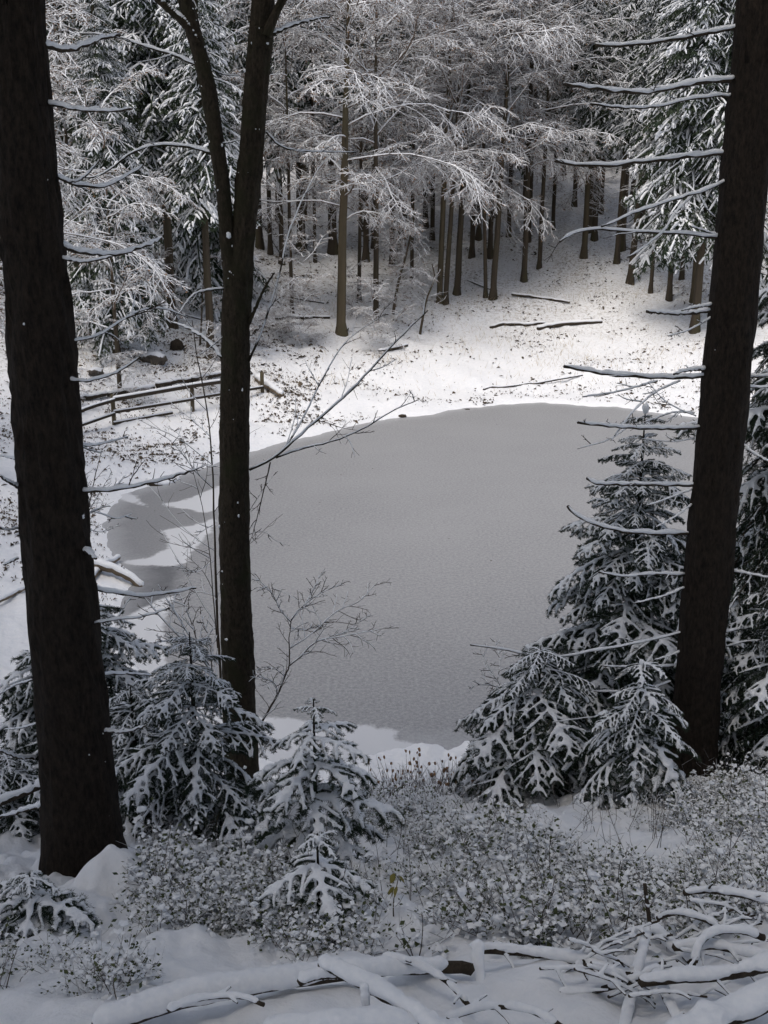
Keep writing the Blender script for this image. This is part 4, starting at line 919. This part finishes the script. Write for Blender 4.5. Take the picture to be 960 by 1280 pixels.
# px, base py, width px, trunk material, crown, lean, label
LIST = [
 (426,418,15,2,'B2',.035,"stoutest olive brown trunk of the far bank, left of the clearing"),
 (352,330,8,0,'H0',0,"dark trunk directly right of the forked tree's stems"), (377,312,13,0,'H1',0,"broad dark trunk between the forked tree and the olive trunk"),
 (365,394,6,3,'B3',0,"thin pale birch like stem left of the olive trunk"), (394,328,5,0,None,0,"thin straight trunk close left of the olive trunk"),
 (416,316,13,1,'H0',0,"wide dark trunk half hidden behind the olive trunk"), (449,376,6,0,'B3',.02,"slender twisted trunk close right of the olive trunk"),
 (457,326,9,0,'H1',0,"dark trunk standing second behind the slender twisted one"), (467,309,7,1,None,0,"narrow dark trunk deep right of the olive trunk"),
 (490,334,8,0,'H0',0,"dark trunk left of the tall plain pole trunk"), (499,318,5,1,None,0,"thin dark trunk touching its thicker left neighbour, mid stand"),
 (515,353,6,0,'B1',.005,"tall plain pole trunk in the middle of the stand"), (532,284,8,0,'H1',0,"short looking far trunk left of the central pair"),
 (549,379,9,2,'B0',.03,"left trunk of the central pair at the clearing's edge"), (557,380,8,0,'B1',.05,"right leaning trunk of the central pair"),
 (571,369,10,1,'B2',.04,"single trunk just right of the central pair"), (540,301,7,0,None,0,"dark trunk showing behind the central pair"),
 (607,371,6,0,'B3',-.04,"left thin trunk of the three stemmed clump by the clearing"), (616,371,10,1,'B0',.04,"main trunk of the three stemmed clump by the clearing"),
 (612,322,8,0,'H0',0,"dark trunk right behind the three stemmed clump"), (636,295,7,1,'H1',0,"far trunk right of the three stemmed clump"),
 (661,302,6,0,'B1',.01,"lone thin trunk at the back of the clearing"), (691,288,6,1,'H0',0,"far thin trunk right of the lone one at the clearing's back"),
 (730,322,9,2,'H1',0,"brown trunk at the clearing's upper right, in front"), (743,301,9,0,'H0',0,"darker trunk just behind the brown one at upper right"),
 (718,256,7,1,'H1',0,"small far trunk left of the upper right pair"), (771,329,8,0,'H1',.02,"trunk between the upper right pair and the slanting one"),
 (787,355,10,0,'H0',.05,"slanting dark trunk at the right side of the clearing"), (813,367,6,1,'H0',.01,"slim trunk under the big right spruce, leftmost there"),
 (836,376,8,0,'H1',0,"middle trunk under the big right spruce"), (852,350,7,1,'H0',0,"far trunk under the big right spruce"),
 (866,378,9,2,'H1',.01,"brown trunk nearest the right spruce trunk on the far bank"),
 (97,318,9,0,'H0',0,"far trunk just right of the left spruce trunk"), (101,410,6,1,'B3',0,"thin trunk on the left slope beside the left spruce trunk"),
 (146,442,10,0,'L1',0,"snow streaked trunk on the left slope above the railing"), (166,348,9,1,'H1',0,"far dark trunk left of the slope's middle"),
 (210,344,6,0,'H0',0,"thin far trunk on the left slope"), (225,332,7,1,'H1',0,"far dark trunk beside the thin one on the left slope"),
 (248,367,15,0,'L0',0,"thick trunk close left of the forked tree on the far slope"),
 (655,262,7,0,'H0',0,"far dark trunk above the clearing's centre"), (598,300,8,0,'H1',0,"far dark trunk between pair and clump"),
 (505,300,8,0,'H1',0,"far trunk hidden among beech branches in the stand"), (338,318,7,1,'H1',0,"far trunk visible just beside the forked stem"),
]
crowns = {'H0': CR_HIGH[0], 'H1': CR_HIGH[1], 'L0': CR_LOW[0], 'L1': CR_LOW[1], 'B0': BE[0], 'B1': BE[1], 'B2': BE[2], 'B3': BE[3]}
used = []
for (px, py, w, tr, c, ln, lab) in LIST:
    g = ground_at(px, py); d = g[1] * cp + (EYE - g[2]) * sp; r = w * .5 / F * d * .82
    used.append((g[0], g[1])); s = .85 + .3 * trees_rng.random(); h = 20 if (c and c[0] in 'HL') else 15
    if c is None: h = 17
    nm = "beech_tree" if c and c[0] == 'B' else "spruce_tree"
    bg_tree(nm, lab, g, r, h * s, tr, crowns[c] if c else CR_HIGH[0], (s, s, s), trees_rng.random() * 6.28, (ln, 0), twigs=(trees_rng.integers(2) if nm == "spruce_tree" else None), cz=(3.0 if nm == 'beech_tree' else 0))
# leaning saplings
def lean_sap(label, pts, w, seed):
    g = ground_at(*pts[0]); d = g[1] * cp + (EYE - g[2]) * sp; t = thing("bare_sapling", label, "sapling", tuple(g))
    P = smooth_line(np.array([at(px, py, d + i * .1) for i, (px, py) in enumerate(pts)]) - g, 14); rng = np.random.default_rng(seed)
    L = np.linalg.norm(P[-1] - P[0]); C, cl = spawn(P[None], np.array([L]), 9, .3, 1, .3, R(40), rng, 5, .12, (0, 0, .1), .4, .5); C2, c2 = spawn(C, cl, 5, .2, 1, .5, R(40), rng, 3, .12, (0, 0, 0), .4, .4)
    build("stem", [(*tubes(P, np.linspace(w, w * .4, 14), 7), 0)], [MB_FAR], t)
    o = build("twigs", [(*tubes(C, radii(len(C), 5, .014, .008), 4), 0), (*tubes(C2, radii(len(C2), 3, .009, .006), 3), 0)], [M_TW], t); o['kind'] = 'stuff'
lean_sap("leaning sapling right of the olive trunk, curving up to the right", [(490,403),(494,375),(500,345),(508,318),(514,290),(520,262)], .09, 1)
lean_sap("crooked little sapling standing alone at the clearing's left", [(525,418),(529,395),(534,372),(543,348),(540,330)], .07, 2)
lean_sap("thin dark sapling leaning on the left slope", [(192,402),(188,370),(184,335),(180,300),(177,262)], .05, 3)
lean_sap("thin sapling on the slope left of the forked tree", [(250,432),(252,400),(253,370),(256,335)], .05, 4)

def edge_tree(kind, label, px, D, rad, h, crown, s, yaw, tr=0, name=None, lean=(0, 0), cz=0.0):
    b = foot(px, D); bg_tree(name or ("beech_tree" if kind == 'B' else "spruce_tree"), label, b, rad, h * s[2], tr, crown, s, yaw, lean, cz=cz); used.append((b[0], b[1]))
edge_tree('S', "big snow laden spruce at the clearing's right edge, boughs hanging over the slim trunks", 868, 54, .20, 20, CR_LOW[0], (1.25, 1.25, 1.15), .3, cz=3.2)
edge_tree('S', "spruce with heaped white boughs high above the clearing's right back", 735, 72, .20, 26, CR_LOW[1], (1.0, 1.0, 1.15), 1.3, cz=7.0)
edge_tree('S', "snow plastered spruce on the left slope, bright pads on every bough", 215, 50, .2, 24, CR_LOW[1], (1.2, 1.2, 1.05), 2.2, cz=5.6)
edge_tree('S', "dense snowy spruce behind the left trunk on the far slope", 100, 56, .2, 24, CR_LOW[0], (1.2, 1.2, 1.1), 4.0, cz=5.6)
edge_tree('S', "snowy spruce half hidden by the forked stems", 325, 66, .2, 24, CR_LOW[0], (1.0, 1.0, 1.15), 5.1, cz=5.0)
edge_tree('B', "wide beech with low arching white branches left of the railing", -45, 29, .16, 14, BE[2], (.85, .85, .8), 1.0, 1, cz=2.6)
edge_tree('B', "low young beech with a haze of frosted twigs on the left slope above the railing", 150, 40, .09, 9, BE[3], (.8, .8, .75), 3.0, 0, cz=1.2)
edge_tree('B', "young beech of fine frosted twigs right behind the left spruce trunk", 75, 47, .10, 10, BE[3], (1.0, 1.0, .85), 1.9, 0, cz=2.0)
edge_tree('B', "frosted young beech behind the forked tree's left stem", 262, 52, .10, 10, BE[3], (.9, .9, .9), .9, 0, cz=2.8)
edge_tree('B', "spreading beech whose snowy limbs hang over the middle of the far bank", 470, 56, .15, 16, BE[0], (1.15, 1.15, .95), 2.0, 3, cz=3.2)
edge_tree('B', "beech with long pale limbs reaching over the clearing", 655, 64, .17, 17, BE[2], (1.2, 1.2, 1.15), .2, 3, cz=3.6)
edge_tree('B', "finely twigged beech above the three stemmed clump", 590, 68, .16, 16, BE[1], (1.1, 1.1, 1.2), 4.2, 1, cz=3.0)

# rear ranks filling the hillside
filler_lab = {'B': "snowy beech among the crowded rear ranks on the wooded hillside", 'S': "snowy spruce among the crowded rear ranks on the wooded hillside"}
U = list(used)
MARKS = [(426, "the stout olive trunk"), (515, "the tall plain pole trunk"), (553, "the central pair of trunks"), (613, "the three stemmed clump"), (661, "the lone thin trunk"), (736, "the upper right pair"),
    (787, "the slanting dark trunk"), (866, "the rightmost brown trunk"), (377, "the broad dark trunk"), (320, "the forked tree"), (248, "the thick slope trunk"), (146, "the snow streaked trunk"), (60, "the left spruce trunk"), (930, "the right spruce trunk")]
def rank_label(kind, x, D, z, s):
    px = 480 + F * x / (D * cp + (EYE - z) * sp); m = min(MARKS, key=lambda m: abs(m[0] - px)); d = px - m[0]
    if not -40 < px < 1000: return None
    rel = "straight behind" if abs(d) < 9 else (("just left of" if d < 0 else "just right of") if abs(d) < 24 else ("well left of" if d < 0 else "well right of"))
    size = "small" if s < .96 else ("middling" if s < 1.08 else "tall"); rank = "first" if D < 69 else "second" if D < 76 else "third" if D < 83 else "fourth"
    return f"{size} snowy {kind} {rel} {m[1]}, {rank} rank back"
def try_fill(n, d0, d1, spread, minsep, kinds):
    k = 0; tries = 0
    while k < n and tries < n * 30:
        tries += 1; D = trees_rng.uniform(d0, d1); x = trees_rng.uniform(-spread, spread) * D
        if D < 78 and -1 < x / D * 100 < 33 and pond_sd([x], [D])[0] < 34 and D < 66: continue
        if pond_sd([x], [D])[0] < 9: continue
        if any((x - a) ** 2 + (D - b) ** 2 < minsep ** 2 for a, b in U): continue
        U.append((x, D)); k += 1; fx = x / D
        kd = 'B' if (-.14 < fx < .19 and trees_rng.random() < kinds) else 'S'
        s = .85 + .35 * trees_rng.random(); z = Hs(x, D); yaw = trees_rng.random() * 6.28
        if D > 84 and kd == 'S': bg_tree('spruce_tree', filler_lab['S'], (x, D, z), .17, 20 * s, trees_rng.choice([0, 1]), CR_DARK[trees_rng.integers(2)], (s * 1.1, s * 1.1, s), yaw, (0, 0), 'spruces in the rear ranks', None); continue
        lb = (rank_label('beech' if kd == 'B' else 'spruce', x, D, z, s) if D < 88 else None) or filler_lab[kd]
        if kd == 'B': bg_tree("beech_tree", lb, (x, D, z), .14, 15 * s, trees_rng.choice([0, 1, 3]), BE[trees_rng.integers(3)], (s, s, s), yaw, (trees_rng.normal(0, .03), 0), "beeches in the rear ranks", cz=trees_rng.uniform(2, 5))
        else: bg_tree("spruce_tree", lb, (x, D, z), .17, 20 * s, trees_rng.choice([0, 1]), CR_HIGH[trees_rng.integers(2)], (s, s, s), yaw, (0, 0), "spruces in the rear ranks", None)
try_fill(85, 62, 90, .46, 2.2, .85)
try_fill(125, 86, 130, .42, 2.4, .40)
try_fill(24, 38, 62, .60, 3.2, .1)

# frosted thickets between the trunks
for i in range(26):
    D = trees_rng.uniform(44, 84); fx = trees_rng.uniform(-.30, .27)
    if D < 66 and fx > .04: continue
    x = fx * D; z = Hs(x, D); sc = trees_rng.uniform(.22, .42)
    px = 480 + F * x / (D * cp + (EYE - z) * sp); mk = min(MARKS, key=lambda m: abs(m[0] - px)); d = px - mk[0]
    lab = f"{'low' if sc < .3 else 'taller'} frosted beech bush {'just left of' if -24 < d < 0 else 'just right of' if 0 <= d < 24 else 'well left of' if d < 0 else 'well right of'} {mk[1]}, " + ("on the near slope" if D < 56 else "on the middle slope" if D < 70 else "deep in the stand")
    t = thing("beech_bush", lab, "bush", (x, D, z - .6), "frosted bushes between the trunks"); put("twigs", BE[3], t, (0, 0, 0), (0, 0, i * 1.3), (sc * 1.25, sc * 1.25, sc))
# leave out the trees of the rear ranks that others hide completely
HIDDEN = {tuple(map(float, p.split(","))) for p in "-12.87,80.35;-8.9,62.12;-17.3,83.24;-11.03,77.58;-14.61,62.24;-24.47,81.89;-8.2,89.67;-10.69,89.83;0.84,89.23;-0.84,83.16;-0.61,87.2;-10.16,80.78;-3.45,78.86;-5.81,86.33;0.23,94.64;-7.21,94.34;16.33,106.28;7.04,88.8;19.9,111.08;4.96,110.18;0.26,123.35;1.86,128.56;11.43,89.68;-4.78,125.01;9.62,110.86;5.18,116.44;-15.39,115.95;-8.31,123.28;-4.88,110.11;-11.7,118.09;-13.26,129.14;17.82,129.6;-26.85,86.04;-16.55,70.21;-21.64,66.26;-20.08,80.47;-13.1,74.83;20.59,83.68;-16.69,67.88;-18.52,89.18;-12.82,85.25;23.46,88.33;-16.27,74.46;-14.26,79.42;29.51,87.4;-23.9,76.47;-20.78,85.46;-27.25,81.4;-12.37,88.19;-18.89,73.92;-24.26,71.5;18.41,68.28;-25.68,77.97;-12.37,68.4;26.98,85.33;-21.83,64.07;18.94,71.04;-28.66,84.02;37.24,129.98;-7.02,97.55;10.1,113.46;26.59,121.84;0.85,114.34;-1.5,108.57;-30.13,127.91;-26.48,98.34;8.25,115.71;-37.38,118.36;-21.72,109.11;17.1,109.79;-28.94,108.08;-29.62,100.83;-23.34,102.78;-15.84,128.52;-16.46,110.51;9.16,128.04;39.75,125.36;15.05,113.69;37.67,112.11;23.11,111.67;29.89,123.77;-35.81,107.62;26.33,115.65;26.76,111.84;-22.66,89.75;10.88,104.31;-44.49,129.82;-17.98,103.23;-32.46,98.11;-15.05,105.81;2.65,117.27;-21.59,96.7;-35.65,126.32;8.87,108.26;-9.18,120.08;-21.41,116.85;-33.06,121.5;33.47,108.32;-30.77,89.89;34.62,125.53;-32.4,100.62;-6.28,119.77;-27.16,94.15;-20.99,128.98;-10.87,111.09;-1.38,126.54;32.6,128.05;-3.98,98.04;-18.71,120.45;-24.99,109.76;-17.27,123.21;-17.8,114.79;-9.14,114.66;-15.8,92.98;32.67,106.04;-11.23,121.45;13.87,128.1;-18.99,93.59;4.93,128.12;-32.0,108.52;-3.29,128.81;23.73,105.21;-25.03,128.06;32.57,115.7;25.44,109.18;-32.89,114.1;-19.12,111.61;23.49,94.78;28.81,106.38;-9.46,102.47;-12.02,108.21;0.14,105.99;-30.9,93.31;27.29,98.73;24.85,123.56;6.57,103.85;35.4,116.86;-21.78,122.93;-18.84,98.99;43.54,128.54;22.36,127.08;-17.35,52.95;-20.65,60.68".split(";")}
for o in [o for o in bpy.data.objects if o.parent is None and o.get("group") and (round(o.location.x, 2), round(o.location.y, 2)) in HIDDEN]:
    for c in list(o.children): bpy.data.objects.remove(c)
    bpy.data.objects.remove(o)
for px, D, sc, lab in ((95, 37, .20, "low frosted bush close behind the railing's left end"), (170, 39, .26, "frosted bush beside the snow covered boulder"), (262, 42, .22, "frosted bush on the slope close left of the forked tree"),
        (125, 46, .30, "tall frosted bush between the left slope's thin trunks"), (352, 52, .20, "frosted bush beside the pale birch like stem"), (75, 33, .16, "small frosted bush at the railing's foot beside the left spruce trunk"), (205, 50, .28, "frosted bush under the snow plastered spruce")):
    b = foot(px, D); t = thing("beech_bush", lab, "bush", (b[0], b[1], b[2] - .35), "frosted bushes between the trunks"); put("twigs", BE[3], t, (0, 0, 0), (0, 0, px), (sc * 1.3, sc * 1.3, sc))
# crowns over the camera: the near trees go on above the picture and keep the foreground in shade
put("crown", CR_HIGH[1], tL, (-.3, 0, 5.0), (0, 0, .5), (1.5, 1.5, .95))
put("crown", CR_HIGH[0], tR, (.6, 0, 7.2), (0, 0, 2.0), (1.5, 1.5, .95))
put("crown", BE[3], tM, (.6, 0, 9.0), (0, 0, 1.0), (.8, .8, .7))
SHADE_TREES = [(-7, 2, "left of the camera"), (7.5, 2.5, "right of the camera"), (-3, -4, "close behind the camera, left"), (4, -3.5, "close behind the camera, right"),
    (0, -9, "straight behind the camera"), (-9, -6, "behind the camera, far left"), (9.5, -6, "behind the camera, far right"), (-13, 6, "on the left slope beside the pond"), (13, 8, "on the right slope beside the pond"),
    (4, -14, "second row behind the camera, right"), (-5, -14, "second row behind the camera, left"), (15, 0, "right edge of the slope"), (-15, -2, "left edge of the slope"),
    (0, -4, "at the photographer's back"), (-14, 20, "on the left bank across from the thin ice"), (-18, 29, "beyond the left end of the railing"), (-13, 13, "on the left shore beside the ice")]
for i, (x, y, w) in enumerate(SHADE_TREES):  # spruces out of view, added to shade the foreground and the left bank
    z = Hs(x, y); t = thing("spruce_tree", "unseen tall dark spruce added for shade, " + w, "tree", (x, y, z - .2))
    put("trunk", TR[i % 2], t, (0, 0, 0), (0, 0, i), (4.4, 4.4, 26)); put("crown", CR_SHADE, t, (0, 0, 3.0), (0, 0, i * 1.7), (1.55, 1.55, 1.1))
